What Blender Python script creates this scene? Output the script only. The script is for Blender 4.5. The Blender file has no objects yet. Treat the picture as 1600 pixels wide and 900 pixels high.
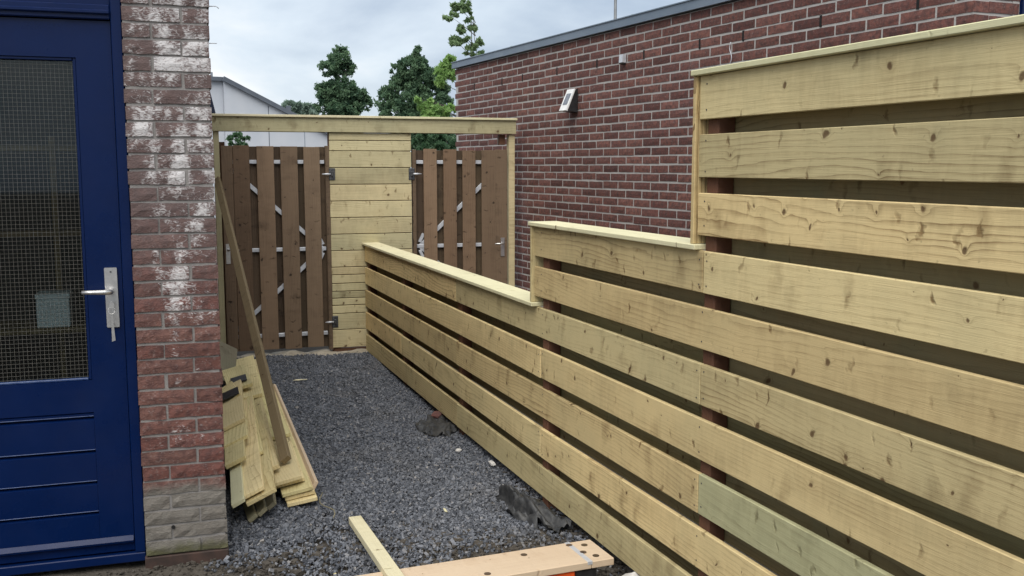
import bpy, bmesh, math, random
import numpy as np
from mathutils import Matrix, Vector, Euler, noise as mnoise

R = math.radians
random.seed(11)
rng = np.random.default_rng(7)
scene = bpy.context.scene
col = scene.collection

# ------------------------------------------------------------------ camera
CAM_PITCH, CAM_YAW, CAM_H, CAM_F = R(6.944), R(20.897), 1.6, 1560.0
cd = bpy.data.cameras.new('camera')
cam = bpy.data.objects.new('camera', cd)
col.objects.link(cam)
cam.location = (0, 0, CAM_H)
cam.rotation_euler = (math.pi/2 - CAM_PITCH, 0, -CAM_YAW)
cd.sensor_width = 36.0
cd.lens = CAM_F/1600*36.0
cd.clip_start = 0.05
cd.clip_end = 2000
scene.camera = cam

# ------------------------------------------------------------------ world: thin bright overcast
SUN_EL, SUN_AZ = R(56), R(214)            # azimuth clockwise from +Y
w = bpy.data.worlds.new('World')
scene.world = w
w.use_nodes = True
nt = w.node_tree
nt.nodes.clear()
def wn(t, **k):
    n = nt.nodes.new(t)
    for a, b in k.items(): setattr(n, a, b)
    return n
out = wn('ShaderNodeOutputWorld')
sky = wn('ShaderNodeTexSky', sky_type='NISHITA', sun_disc=False, sun_elevation=SUN_EL, sun_rotation=SUN_AZ, air_density=1.2, dust_density=2.0)
bg1 = wn('ShaderNodeBackground'); bg1.inputs['Strength'].default_value = 0.06
nt.links.new(sky.outputs[0], bg1.inputs[0])
tc = wn('ShaderNodeTexCoord')
mp = wn('ShaderNodeMapping'); mp.inputs['Scale'].default_value = (1.0, 1.0, 2.4); mp.inputs['Location'].default_value = (3.1, 0.4, 1.7)
nt.links.new(tc.outputs['Generated'], mp.inputs[0])
n1 = wn('ShaderNodeTexNoise'); n1.inputs['Scale'].default_value = 3.4; n1.inputs['Detail'].default_value = 7; n1.inputs['Roughness'].default_value = 0.5; n1.inputs['Distortion'].default_value = 0.25
nt.links.new(mp.outputs[0], n1.inputs['Vector'])
cr = wn('ShaderNodeValToRGB')
cr.color_ramp.elements[0].position = 0.34; cr.color_ramp.elements[0].color = (0.205, 0.245, 0.305, 1)
cr.color_ramp.elements[1].position = 0.62; cr.color_ramp.elements[1].color = (0.435, 0.447, 0.460, 1)
e = cr.color_ramp.elements.new(0.50); e.color = (0.325, 0.365, 0.41, 1)
nt.links.new(n1.outputs[0], cr.inputs[0])
bg2 = wn('ShaderNodeBackground'); bg2.inputs['Strength'].default_value = 1.0
nt.links.new(cr.outputs[0], bg2.inputs[0])
n2 = wn('ShaderNodeTexNoise'); n2.inputs['Scale'].default_value = 1.3; n2.inputs['Detail'].default_value = 4
nt.links.new(mp.outputs[0], n2.inputs['Vector'])
mr = wn('ShaderNodeMapRange'); mr.inputs['From Min'].default_value = 0.3; mr.inputs['From Max'].default_value = 0.6; mr.inputs['To Min'].default_value = 0.78; mr.inputs['To Max'].default_value = 1.0
nt.links.new(n2.outputs[0], mr.inputs['Value'])
mx = wn('ShaderNodeMixShader')
nt.links.new(mr.outputs[0], mx.inputs[0]); nt.links.new(bg1.outputs[0], mx.inputs[1]); nt.links.new(bg2.outputs[0], mx.inputs[2])
nt.links.new(mx.outputs[0], out.inputs[0])

# ------------------------------------------------------------------ sun behind thin cloud
sd = bpy.data.lights.new('sun', 'SUN'); sd.energy = 1.5; sd.angle = R(55); sd.color = (1.0, 0.955, 0.88)
so = bpy.data.objects.new('sun', sd); col.objects.link(so)
sdir = Vector((math.sin(SUN_AZ)*math.cos(SUN_EL), math.cos(SUN_AZ)*math.cos(SUN_EL), math.sin(SUN_EL)))
so.rotation_euler = sdir.to_track_quat('Z', 'Y').to_euler()
so.location = (-5, -6, 12)

vs = scene.view_settings
vs.view_transform = 'Standard'; vs.look = 'None'; vs.exposure = 1.28; vs.gamma = 1.0; vs.use_curve_mapping = False

# ------------------------------------------------------------------ material helpers
class NB:
    """small node builder"""
    def __init__(s, name):
        s.m = bpy.data.materials.new(name); s.m.use_nodes = True
        s.t = s.m.node_tree; s.t.nodes.clear()
        s.out = s.n('ShaderNodeOutputMaterial')
        s.b = s.n('ShaderNodeBsdfPrincipled')
        s.l(s.b.outputs[0], s.out.inputs[0])
    def n(s, t, **k):
        x = s.t.nodes.new(t)
        for a, b in k.items(): setattr(x, a, b)
        return x
    def l(s, a, b): s.t.links.new(a, b)
    def setin(s, sock, v):
        if isinstance(v, (int, float)): sock.default_value = v
        elif isinstance(v, tuple): sock.default_value = v
        else: s.l(v, sock)
    def math(s, op, a, b=0.0, c=None):
        x = s.n('ShaderNodeMath', operation=op)
        s.setin(x.inputs[0], a); s.setin(x.inputs[1], b)
        if c is not None: s.setin(x.inputs[2], c)
        return x.outputs[0]
    def vmath(s, op, a, b):
        x = s.n('ShaderNodeVectorMath', operation=op)
        s.setin(x.inputs[0], a); s.setin(x.inputs[1], b)
        return x.outputs[0]
    def comb(s, a, b, c):
        x = s.n('ShaderNodeCombineXYZ')
        for i, v in enumerate((a, b, c)): s.setin(x.inputs[i], v)
        return x.outputs[0]
    def noise(s, v, scale, detail=2, rough=0.5, dist=0.0):
        x = s.n('ShaderNodeTexNoise')
        s.l(v, x.inputs['Vector'])
        x.inputs['Scale'].default_value = scale; x.inputs['Detail'].default_value = detail
        x.inputs['Roughness'].default_value = rough; x.inputs['Distortion'].default_value = dist
        return x.outputs[0]
    def ramp(s, f, *stops):
        x = s.n('ShaderNodeValToRGB')
        el = x.color_ramp.elements
        while len(el) < len(stops): el.new(0.5)
        for e_, (p, c) in zip(el, stops):
            e_.position = p; e_.color = (c, c, c, 1) if isinstance(c, (int, float)) else (*c, 1)
        s.setin(x.inputs[0], f)
        return x.outputs[0]
    def mix(s, f, a, b, mode='MIX'):
        x = s.n('ShaderNodeMix', data_type='RGBA', blend_type=mode)
        s.setin(x.inputs[0], f)
        s.setin(x.inputs[6], (*a, 1) if isinstance(a, tuple) else a)
        s.setin(x.inputs[7], (*b, 1) if isinstance(b, tuple) else b)
        return x.outputs[2]
    def coords(s, kind='Object'):
        return s.n('ShaderNodeTexCoord').outputs[kind]
    def world(s):
        return s.n('ShaderNodeNewGeometry').outputs['Position']
    def rand(s):
        return s.n('ShaderNodeObjectInfo').outputs['Random']
    def attr(s, name):
        return s.n('ShaderNodeAttribute', attribute_name=name).outputs['Fac']
    def bump(s, h, strength=0.3, dist=0.005):
        x = s.n('ShaderNodeBump'); x.inputs['Strength'].default_value = strength; x.inputs['Distance'].default_value = dist
        s.l(h, x.inputs['Height']); s.l(x.outputs[0], s.b.inputs['Normal'])
    def done(s, color, rough=0.7, metal=0.0, spec=0.5):
        s.setin(s.b.inputs['Base Color'], (*color, 1) if isinstance(color, tuple) else color)
        s.setin(s.b.inputs['Roughness'], rough)
        s.b.inputs['Metallic'].default_value = metal
        s.b.inputs['Specular IOR Level'].default_value = spec
        return s.m

def wood(name, light, dark, knot=(0.10, 0.055, 0.025), var=0.16, ringamp=0.85, knots=1.0, green=0.0, rough=0.72, hue=((1.0, 1.0, 1.0), (0.93, 1.0, 0.90)), freq=105.0):
    b = NB(name)
    tc = b.coords(); r = b.rand()
    off = b.comb(b.math('MULTIPLY', r, 37.3), b.math('MULTIPLY', r, 91.7), b.math('MULTIPLY', r, 53.1))
    p = b.vmath('ADD', tc, off)
    sp = b.n('ShaderNodeSeparateXYZ'); b.l(p, sp.inputs[0])
    # knots
    kv = b.comb(b.math('MULTIPLY', sp.outputs[0], 7.2), b.math('MULTIPLY', sp.outputs[1], 6.6), 0.0)
    kw = b.noise(p, 16.0, 3)
    kv = b.vmath('ADD', kv, b.comb(b.math('MULTIPLY', kw, 0.34), b.math('MULTIPLY', kw, 0.22), 0.0))
    vo = b.n('ShaderNodeTexVoronoi', voronoi_dimensions='2D', feature='F1'); b.l(kv, vo.inputs['Vector']); vo.inputs['Scale'].default_value = 1.0
    d = vo.outputs['Distance']
    vc = b.n('ShaderNodeSeparateColor'); b.l(vo.outputs['Color'], vc.inputs[0])
    ksize = b.math('MULTIPLY', b.math('POWER', vc.outputs[0], 2.0), 0.082*knots)
    mrn = b.n('ShaderNodeMapRange', interpolation_type='SMOOTHSTEP'); b.l(d, mrn.inputs[0])
    b.l(b.math('MULTIPLY', ksize, 0.55), mrn.inputs[1]); b.l(b.math('ADD', b.math('MULTIPLY', ksize, 1.15), 0.004), mrn.inputs[2])
    mrn.inputs[3].default_value = 1.0; mrn.inputs[4].default_value = 0.0
    kmask = mrn.outputs[0]
    halo = b.math('MULTIPLY', b.math('POWER', 2.718, b.math('MULTIPLY', d, -15.0)), b.math('MULTIPLY', b.math('POWER', vc.outputs[0], 1.6), knots))
    # rings as contour lines of a slow field -> cathedral grain
    fv = b.comb(b.math('MULTIPLY', sp.outputs[0], 0.55), b.math('MULTIPLY', sp.outputs[1], 4.2), b.math('MULTIPLY', sp.outputs[2], 4.2))
    f = b.noise(fv, 1.0, 1.5)
    fine = b.noise(b.comb(b.math('MULTIPLY', sp.outputs[0], 7.0), b.math('MULTIPLY', sp.outputs[1], 30.0), b.math('MULTIPLY', sp.outputs[2], 30.0)), 1.0, 2)
    phase = b.math('ADD', b.math('ADD', b.math('MULTIPLY', sp.outputs[1], freq), b.math('MULTIPLY', f, 24.0)), b.math('ADD', b.math('MULTIPLY', halo, 7.0), b.math('MULTIPLY', fine, 1.6)))
    fr = b.math('FRACT', b.math('MULTIPLY', phase, 0.5))
    ring = b.math('POWER', fr, 3.2)
    fib = b.noise(b.comb(b.math('MULTIPLY', sp.outputs[0], 6.0), b.math('MULTIPLY', sp.outputs[1], 420.0), b.math('MULTIPLY', sp.outputs[2], 420.0)), 1.0, 3, 0.6)
    big = b.noise(b.comb(b.math('MULTIPLY', sp.outputs[0], 1.5), b.math('MULTIPLY', sp.outputs[1], 7.0), b.math('MULTIPLY', sp.outputs[2], 7.0)), 1.0, 3)
    chat = b.noise(b.comb(b.math('MULTIPLY', sp.outputs[0], 26.0), b.math('MULTIPLY', sp.outputs[1], 7.0), 0.0), 1.0, 3, 0.6, 0.8)
    r4 = b.math('POWER', b.math('FRACT', b.math('MULTIPLY', r, 41.9)), 1.5)
    ringm = b.math('MULTIPLY', b.math('ADD', 0.40, b.math('MULTIPLY', r4, 0.8)), b.ramp(b.noise(b.comb(b.math('MULTIPLY', sp.outputs[0], 1.1), b.math('MULTIPLY', sp.outputs[1], 9.0), 0.0), 1.0, 3), (0.36, 0.15), (0.62, 1.0)))
    amt = b.math('ADD', b.math('MULTIPLY', b.math('MULTIPLY', ring, ringm), ringamp), b.math('MULTIPLY', b.math('SUBTRACT', fib, 0.5), 0.85))
    amt = b.math('ADD', amt, b.math('MULTIPLY', b.math('SUBTRACT', big, 0.45), 0.9))
    amt = b.math('ADD', amt, b.math('MULTIPLY', halo, 0.55))
    amt = b.math('ADD', amt, b.math('MULTIPLY', b.math('SUBTRACT', chat, 0.5), 0.5))
    v2 = b.n('ShaderNodeTexVoronoi', voronoi_dimensions='2D', feature='F1'); v2.inputs['Scale'].default_value = 1.0
    b.l(b.comb(b.math('ADD', b.math('MULTIPLY', sp.outputs[0], 7.5), b.math('MULTIPLY', kw, 0.9)), b.math('MULTIPLY', sp.outputs[1], 3.4), 0.0), v2.inputs['Vector'])
    v2c = b.n('ShaderNodeSeparateColor'); b.l(v2.outputs['Color'], v2c.inputs[0])
    spike = b.math('MULTIPLY', b.ramp(v2.outputs['Distance'], (0.05, 1.0), (0.30, 0.0)), b.math('SUBTRACT', b.math('POWER', v2c.outputs[1], 2.0), 0.22))
    amt = b.math('ADD', amt, b.math('MULTIPLY', spike, 0.60*knots))
    v3 = b.n('ShaderNodeTexVoronoi', voronoi_dimensions='2D', feature='F1'); v3.inputs['Scale'].default_value = 1.0
    b.l(b.comb(b.math('ADD', b.math('MULTIPLY', sp.outputs[0], 17.0), b.math('MULTIPLY', kw, 1.5)), b.math('ADD', b.math('MULTIPLY', sp.outputs[1], 6.5), b.math('MULTIPLY', kw, 0.5)), 0.0), v3.inputs['Vector'])
    v3c = b.n('ShaderNodeSeparateColor'); b.l(v3.outputs['Color'], v3c.inputs[0])
    tick = b.math('MULTIPLY', b.ramp(v3.outputs['Distance'], (0.05, 1.0), (0.17, 0.0)), b.math('POWER', v3c.outputs[2], 3.5))
    amt = b.math('ADD', amt, b.math('MULTIPLY', tick, 0.95*knots))
    am = b.n('ShaderNodeClamp'); b.l(amt, am.inputs[0])
    c = b.mix(am.outputs[0], light, dark)
    # per board tone and hue
    r2 = b.math('FRACT', b.math('MULTIPLY', r, 17.31))
    tone = b.math('ADD', 1.0 - var, b.math('MULTIPLY', r2, 2*var))
    c = b.mix(1.0, c, b.comb(tone, tone, tone), 'MULTIPLY')
    r3 = b.math('FRACT', b.math('MULTIPLY', r, 7.77))
    c = b.mix(1.0, c, b.mix(r3, hue[0], hue[1]), 'MULTIPLY')
    if green:
        g = b.ramp(b.noise(p, 3.5, 4, 0.6), (0.45, 0.0), (0.7, green))
        c = b.mix(g, c, (0.17, 0.19, 0.12))
    # dark specks and grime
    speck = b.ramp(b.noise(p, 60.0, 2), (0.70, 0.0), (0.80, 0.35))
    c = b.mix(speck, c, (0.11, 0.08, 0.045))
    c = b.mix(b.math('MULTIPLY', kmask, 0.85), c, knot)
    h = b.math('ADD', b.math('MULTIPLY', b.math('MULTIPLY', ring, ringm), -0.9), b.math('ADD', b.math('MULTIPLY', fib, 0.9), b.math('ADD', b.math('MULTIPLY', chat, 0.8), b.math('SUBTRACT', b.math('MULTIPLY', spike, 1.6), b.math('MULTIPLY', tick, 2.2)))))
    h = b.math('SUBTRACT', h, b.math('MULTIPLY', kmask, 0.5))
    b.bump(h, 0.5, 0.0018)
    return b.done(c, rough, 0, 0.25)

M = {}
M['pine'] = wood('pressure_treated_pine', (0.610, 0.490, 0.265), (0.205, 0.135, 0.060), green=0.14, var=0.17, hue=((1.05, 0.98, 0.90), (0.96, 1.0, 1.0)))
M['pine_shaded'] = wood('shaded_pine_back', (0.30, 0.24, 0.13), (0.155, 0.11, 0.055), green=0.35)  # darkened copy: the shade in the fence gaps is put into the colour
M['pine_green'] = wood('copper_green_pine', (0.485, 0.435, 0.275), (0.23, 0.195, 0.11), green=0.18, knots=0.8)
M['pine_cap'] = wood('pale_cap_pine', (0.66, 0.59, 0.41), (0.42, 0.36, 0.22), green=0.1, var=0.07, ringamp=0.3, knots=0.7)
M['pine_panel'] = wood('panel_pine', (0.54, 0.47, 0.30), (0.22, 0.165, 0.09), green=0.2, var=0.18, ringamp=0.5, hue=((1.03, 0.99, 0.92), (0.96, 1.0, 0.95)))
M['pine_pile'] = wood('offcut_pine', (0.70, 0.575, 0.32), (0.38, 0.275, 0.13), green=0.0, var=0.16, knots=0.8)
M['pine_grey'] = wood('weathered_offcut', (0.26, 0.225, 0.16), (0.14, 0.115, 0.08), green=0.3)
M['pink_wood'] = wood('pinkish_fir', (0.58, 0.455, 0.325), (0.42, 0.295, 0.19), var=0.06, ringamp=0.3, knots=0.5, hue=((1, 1, 1), (1, 1, 1)))
M['stain'] = wood('brown_stained_board', (0.185, 0.128, 0.084), (0.060, 0.039, 0.025), knot=(0.025, 0.015, 0.01), var=0.26, ringamp=0.6, rough=0.62, hue=((1.05, 0.98, 0.93), (0.97, 1.0, 1.0)))
M['stain_shaded'] = wood('shaded_stained_board', (0.095, 0.063, 0.041), (0.042, 0.027, 0.018), knot=(0.03, 0.016, 0.01), var=0.22, rough=0.65)  # shaded copy of the stain, dimness behind the front boards put into the colour
M['post'] = wood('hardwood_post', (0.135, 0.062, 0.040), (0.075, 0.033, 0.022), var=0.15, knots=0.2, ringamp=0.25)
M['stick'] = wood('old_batten', (0.21, 0.155, 0.088), (0.085, 0.06, 0.034), var=0.05, knots=0.6)
M['rackwood'] = wood('rack_wood', (0.22, 0.135, 0.065), (0.12, 0.07, 0.035))

def brick_mat(name, pier=False):
    b = NB(name)
    tc = b.coords(); wp = b.world()
    r = b.math('FRACT', b.math('ADD', b.rand(), b.attr('rnd')))
    r2 = b.math('FRACT', b.math('MULTIPLY', r, 13.7))
    if pier:
        base = b.mix(r2, (0.142, 0.058, 0.048), (0.160, 0.084, 0.070))
        dark = (0.075, 0.040, 0.038)
    else:
        base = b.mix(r2, (0.125, 0.050, 0.043), (0.205, 0.088, 0.070))
        dark = (0.070, 0.042, 0.040)
    off = b.vmath('ADD', wp, b.comb(b.math('MULTIPLY', r, 9.0), 0.0, b.math('MULTIPLY', r, 5.0)))
    mott = b.noise(off, 38.0, 4, 0.6)
    c = b.mix(b.ramp(mott, (0.38, 0.0), (0.66, 0.85)), base, dark)
    c = b.mix(b.ramp(b.noise(off, 90.0, 3), (0.58, 0.0), (0.75, 0.4)), c, (0.30, 0.24, 0.22))
    tone = b.math('ADD', 0.80, b.math('MULTIPLY', b.math('FRACT', b.math('MULTIPLY', r, 29.1)), 0.42))
    c = b.mix(1.0, c, b.comb(tone, tone, tone), 'MULTIPLY')
    fold = b.noise(b.comb(b.math('MULTIPLY', b.n('ShaderNodeSeparateXYZ').outputs[0], 1.0), 0.0, 0.0), 1.0, 1)
    sp = b.n('ShaderNodeSeparateXYZ'); b.l(off, sp.inputs[0])
    sw = b.n('ShaderNodeSeparateXYZ'); b.l(wp, sw.inputs[0])
    creases = b.noise(b.comb(b.math('MULTIPLY', sp.outputs[0], 40.0), b.math('MULTIPLY', sp.outputs[1], 40.0), b.math('MULTIPLY', sp.outputs[2], 78.0)), 1.0, 4, 0.65, 1.8)
    if pier:
        # lime bloom: old salts that dried out on the upper courses, thickest up the middle
        up = b.ramp(sw.outputs[2], (0.0, 0.0), (1.0, 1.0))
        mrr = b.n('ShaderNodeMapRange'); b.l(sw.outputs[2], mrr.inputs[0]); mrr.inputs[1].default_value = 0.75; mrr.inputs[2].default_value = 1.55; mrr.inputs[3].default_value = 0.03; mrr.inputs[4].default_value = 0.21
        patch = b.noise(b.comb(b.math('MULTIPLY', sw.outputs[0], 9.0), 0.0, b.math('MULTIPLY', sw.outputs[2], 5.0)), 1.0, 3, 0.6)
        f = b.math('ADD', b.math('ADD', b.math('MULTIPLY', creases, 0.55), b.math('MULTIPLY', patch, 0.80)), mrr.outputs[0])
        cx = b.math('ABSOLUTE', b.math('SUBTRACT', sw.outputs[0], 0.18))
        f = b.math('SUBTRACT', f, b.math('MULTIPLY', cx, 0.9))
        f = b.math('ADD', f, b.math('MULTIPLY', b.math('SUBTRACT', r, 0.5), 0.12))
        grey = b.n('ShaderNodeMapRange'); b.l(sw.outputs[2], grey.inputs[0]); grey.inputs[1].default_value = 0.95; grey.inputs[2].default_value = 1.45; grey.inputs[3].default_value = 0.0; grey.inputs[4].default_value = 0.75
        c = b.mix(grey.outputs[0], c, (0.118, 0.092, 0.090))
        c = b.mix(b.ramp(f, (0.79, 0.0), (0.92, 0.92)), c, (0.58, 0.565, 0.57))
        # slurry on the lowest courses
        edge = b.math('ADD', sw.outputs[2], b.math('MULTIPLY', b.math('SUBTRACT', b.noise(wp, 9.0, 4, 0.65), 0.5), 0.16))
        sl = b.ramp(edge, (0.295, 1.0), (0.345, 0.0))
        sc_ = b.mix(b.noise(wp, 24.0, 5, 0.7), (0.06, 0.057, 0.048), (0.26, 0.245, 0.22))
        c = b.mix(b.math('MULTIPLY', sl, 0.92), c, sc_)
        al = b.ramp(b.math('ADD', sw.outputs[2], b.math('MULTIPLY', b.noise(wp, 22.0, 3), 0.06)), (0.085, 0.8), (0.12, 0.0))
        c = b.mix(al, c, (0.085, 0.085, 0.035))
        b.bump(b.math('ADD', creases, b.math('MULTIPLY', mott, 0.6)), 0.6, 0.008)
    else:
        lime = b.math('ADD', b.math('MULTIPLY', creases, 0.5), b.math('MULTIPLY', b.noise(wp, 2.2, 4, 0.6), 0.5))
        c = b.mix(b.ramp(lime, (0.58, 0.0), (0.80, 0.32)), c, (0.42, 0.38, 0.38))
        b.bump(b.math('ADD', creases, b.math('MULTIPLY', mott, 0.6)), 0.5, 0.006)
    return b.done(c, 0.85, 0, 0.25)
M['brick_pier'] = brick_mat('grey_red_folded_brick', True)
M['brick_wall'] = brick_mat('dark_red_brick', False)

def simple(name, c1, c2, scale=20.0, rough=0.6, metal=0.0, bump=0.0, detail=4, spec=0.5, bdist=0.003, kind='Object'):
    b = NB(name)
    v = b.coords(kind)
    n = b.noise(v, scale, detail, 0.6)
    c = b.mix(b.ramp(n, (0.35, 0.0), (0.68, 1.0)), c1, c2)
    if bump: b.bump(n, bump, bdist)
    return b.done(c, rough, metal, spec)
def mortar_mat(name, slurry):
    b = NB(name); wp = b.world()
    c = b.mix(b.noise(wp, 30.0, 5, 0.7), (0.16, 0.15, 0.145), (0.30, 0.285, 0.275)) if slurry else b.mix(b.noise(wp, 22.0, 5, 0.7), (0.34, 0.325, 0.31), (0.50, 0.48, 0.46))
    if slurry:
        sw = b.n('ShaderNodeSeparateXYZ'); b.l(wp, sw.inputs[0])
        al = b.ramp(b.math('ADD', sw.outputs[2], b.math('MULTIPLY', b.noise(wp, 22.0, 3), 0.06)), (0.085, 0.8), (0.12, 0.0))
        c = b.mix(al, c, (0.07, 0.07, 0.03))
    b.bump(b.noise(wp, 160.0, 4, 0.7), 0.6, 0.004)
    return b.done(c, 0.92, 0, 0.2)
M['mortar_pier'] = mortar_mat('grey_mortar', True)
M['mortar_wall'] = mortar_mat('pale_mortar', False)
M['plinth'] = simple('brown_plinth', (0.026, 0.017, 0.014), (0.062, 0.034, 0.026), 18, 0.85, bump=0.5)
def paint_mat():
    b = NB('dark_blue_gloss_paint'); v = b.coords()
    n = b.noise(v, 7.0, 4, 0.6)
    c = b.mix(n, (0.0006, 0.0075, 0.0440), (0.0012, 0.0110, 0.0620))
    dust = b.ramp(b.noise(v, 240.0, 2), (0.74, 0.0), (0.80, 0.35))
    c = b.mix(dust, c, (0.05, 0.06, 0.09))
    b.bump(b.noise(v, 130.0, 3), 0.06, 0.001)
    return b.done(c, b.ramp(b.noise(v, 3.2, 5, 0.7), (0.3, 0.20), (0.7, 0.46)), 0, 0.2)
M['blue'] = paint_mat()
M['blue_edge'] = simple('highlight_and_chip_blue', (0.010, 0.030, 0.105), (0.035, 0.065, 0.16), 30, 0.35)  # lighter blue for the painted groove highlights, the lower bead and the chip
M['alu'] = simple('brushed_aluminium', (0.52, 0.51, 0.50), (0.62, 0.61, 0.60), 60, 0.34, 0.85)
M['galv'] = simple('galvanised_steel', (0.50, 0.52, 0.56), (0.62, 0.63, 0.66), 35, 0.48, 0.35)
M['dark_steel'] = simple('dark_hinge_steel', (0.045, 0.047, 0.05), (0.14, 0.14, 0.145), 50, 0.5, 0.6)
M['wire'] = simple('glass_wire', (0.12, 0.115, 0.10), (0.20, 0.19, 0.17), 60, 0.5, 0.2)
M['black'] = simple('black_void', (0.004, 0.004, 0.004), (0.010, 0.009, 0.009), 40, 0.9)
M['black_plastic'] = simple('black_plastic', (0.012, 0.012, 0.013), (0.03, 0.03, 0.032), 40, 0.45)
M['white_plastic'] = simple('white_plastic', (0.66, 0.66, 0.65), (0.78, 0.78, 0.77), 30, 0.4)
M['solar'] = simple('solar_cell', (0.10, 0.115, 0.15), (0.17, 0.185, 0.22), 60, 0.22)
M['coping'] = simple('grey_roof_trim', (0.125, 0.165, 0.215), (0.165, 0.205, 0.255), 2.5, 0.45, 0.1, bump=0.05)
M['roofing'] = simple('bitumen', (0.03, 0.03, 0.032), (0.06, 0.06, 0.06), 8, 0.9, bump=0.3)
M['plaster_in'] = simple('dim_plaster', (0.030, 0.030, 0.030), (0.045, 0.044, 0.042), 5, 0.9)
M['white_wall'] = simple('white_render', (0.42, 0.45, 0.50), (0.48, 0.50, 0.54), 1.2, 0.9, bump=0.1)
M['roof_edge'] = simple('roof_edge_dark', (0.07, 0.085, 0.11), (0.11, 0.125, 0.15), 3, 0.6)
M['navy'] = simple('navy_fascia', (0.008, 0.014, 0.04), (0.014, 0.024, 0.06), 6, 0.5)
M['orange'] = simple('orange_plastic', (0.75, 0.085, 0.012), (0.85, 0.12, 0.02), 20, 0.4)
M['stone_white'] = simple('chalky_stone', (0.45, 0.43, 0.40), (0.68, 0.66, 0.63), 30, 0.9, bump=0.5)
M['sand'] = simple('pale_sand', (0.22, 0.19, 0.145), (0.40, 0.36, 0.29), 14, 0.95, bump=0.7, bdist=0.01)
M['bark'] = simple('bark', (0.06, 0.05, 0.04), (0.13, 0.11, 0.09), 14, 0.9, bump=0.6, bdist=0.02)
M['pole'] = simple('lamp_pole_grey', (0.11, 0.12, 0.13), (0.16, 0.17, 0.18), 4, 0.5, 0.3)
M['fabric'] = simple('black_ground_cloth', (0.014, 0.015, 0.017), (0.060, 0.060, 0.060), 22, 0.55, bump=0.4, bdist=0.004)
M['pane_white'] = simple('bright_pane_white', (0.88, 0.89, 0.90), (0.92, 0.92, 0.93), 12, 0.6)

def glass_mat():
    b = NB('wired_glass')
    b.t.nodes.remove(b.b)
    tr = b.n('ShaderNodeBsdfTransparent'); tr.inputs[0].default_value = (0.70, 0.75, 0.75, 1)
    gl = b.n('ShaderNodeBsdfGlossy'); gl.inputs['Roughness'].default_value = 0.03; gl.inputs[0].default_value = (0.55, 0.60, 0.62, 1)
    fz = b.n('ShaderNodeFresnel'); fz.inputs[0].default_value = 1.5
    mxx = b.n('ShaderNodeMixShader')
    b.l(fz.outputs[0], mxx.inputs[0]); b.l(tr.outputs[0], mxx.inputs[1]); b.l(gl.outputs[0], mxx.inputs[2])
    b.l(mxx.outputs[0], b.out.inputs[0])
    return b.m
M['glass'] = glass_mat()

def gravel_mat():
    b = NB('basalt_gravel')
    r = b.attr('rnd'); wp = b.world()
    c = b.ramp(r, (0.0, (0.040, 0.045, 0.056)), (0.45, (0.092, 0.101, 0.121)), (0.85, (0.165, 0.175, 0.200)), (0.985, (0.20, 0.20, 0.21)), (1.0, (0.32, 0.30, 0.28)))
    c = b.mix(b.ramp(b.noise(wp, 220.0, 3), (0.5, 0.0), (0.75, 0.5)), c, (0.17, 0.17, 0.18))
    c = b.mix(b.ramp(b.noise(wp, 1.6, 4), (0.52, 0.0), (0.72, 0.35)), c, (0.13, 0.12, 0.105))
    return b.done(c, 0.75, 0, 0.35)
M['gravel'] = gravel_mat()
def soil_mat():
    b = NB('grey_brown_soil'); wp = b.world()
    c = b.mix(b.noise(wp, 7.0, 6, 0.65), (0.050, 0.044, 0.038), (0.125, 0.110, 0.092))
    c = b.mix(b.ramp(b.noise(wp, 55.0, 5, 0.7), (0.55, 0.0), (0.72, 0.7)), c, (0.17, 0.155, 0.135))
    b.bump(b.noise(wp, 46.0, 6, 0.7), 0.9, 0.02)
    return b.done(c, 0.95, 0, 0.2)
M['soil'] = soil_mat()
def leaf_mat(name, a, c_):
    b = NB(name)
    r = b.attr('rnd')
    c = b.mix(r, a, c_)
    b.done(c, 0.55, 0, 0.35)
    tl = b.n('ShaderNodeBsdfTranslucent'); b.l(c, tl.inputs[0])
    mxx = b.n('ShaderNodeMixShader'); mxx.inputs[0].default_value = 0.48
    b.l(b.b.outputs[0], mxx.inputs[1]); b.l(tl.outputs[0], mxx.inputs[2]); b.l(mxx.outputs[0], b.out.inputs[0])
    return b.m
M['leaf_dark'] = leaf_mat('dark_leaf', (0.045, 0.105, 0.065), (0.19, 0.30, 0.165))
M['leaf_mid'] = leaf_mat('mid_leaf', (0.045, 0.10, 0.05), (0.11, 0.20, 0.10))
M['leaf_hazed'] = leaf_mat('hazed_leaf', (0.20, 0.28, 0.23), (0.32, 0.42, 0.34))  # paled to paint distance haze into the leaf colour
M['leaf_light'] = leaf_mat('light_leaf', (0.17, 0.31, 0.09), (0.38, 0.56, 0.20))
M['leaf_sap'] = leaf_mat('sapling_leaf', (0.16, 0.25, 0.12), (0.32, 0.44, 0.22))

# ------------------------------------------------------------------ geometry helpers
def link(o, parent=None, Mx=None, mat=None):
    col.objects.link(o)
    if mat is not None and o.data is not None and not o.data.materials:
        o.data.materials.append(M[mat] if isinstance(mat, str) else mat)
    if Mx is None: Mx = Matrix.Identity(4)
    if parent is not None:
        o.parent = parent
        if parent.parent is not None: Mx = parent.matrix_basis.inverted() @ Mx
    o.matrix_basis = Mx
    return o
def thing(name, label, cat, loc=(0, 0, 0), rz=0.0, group=None):
    o = bpy.data.objects.new(name, None); col.objects.link(o)
    o.empty_display_size = 0.1
    o.matrix_basis = Matrix.Translation(loc) @ Matrix.Rotation(rz, 4, 'Z')
    return tag(o, label, cat, group)
def tag(o, label, cat, group=None):
    o['label'] = label; o['category'] = cat
    if group: o['group'] = group
    return o
def mesh(name, v, f):
    me = bpy.data.meshes.new(name); me.from_pydata([tuple(x) for x in v], [], [tuple(x) for x in f]); me.update(); return me
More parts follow.
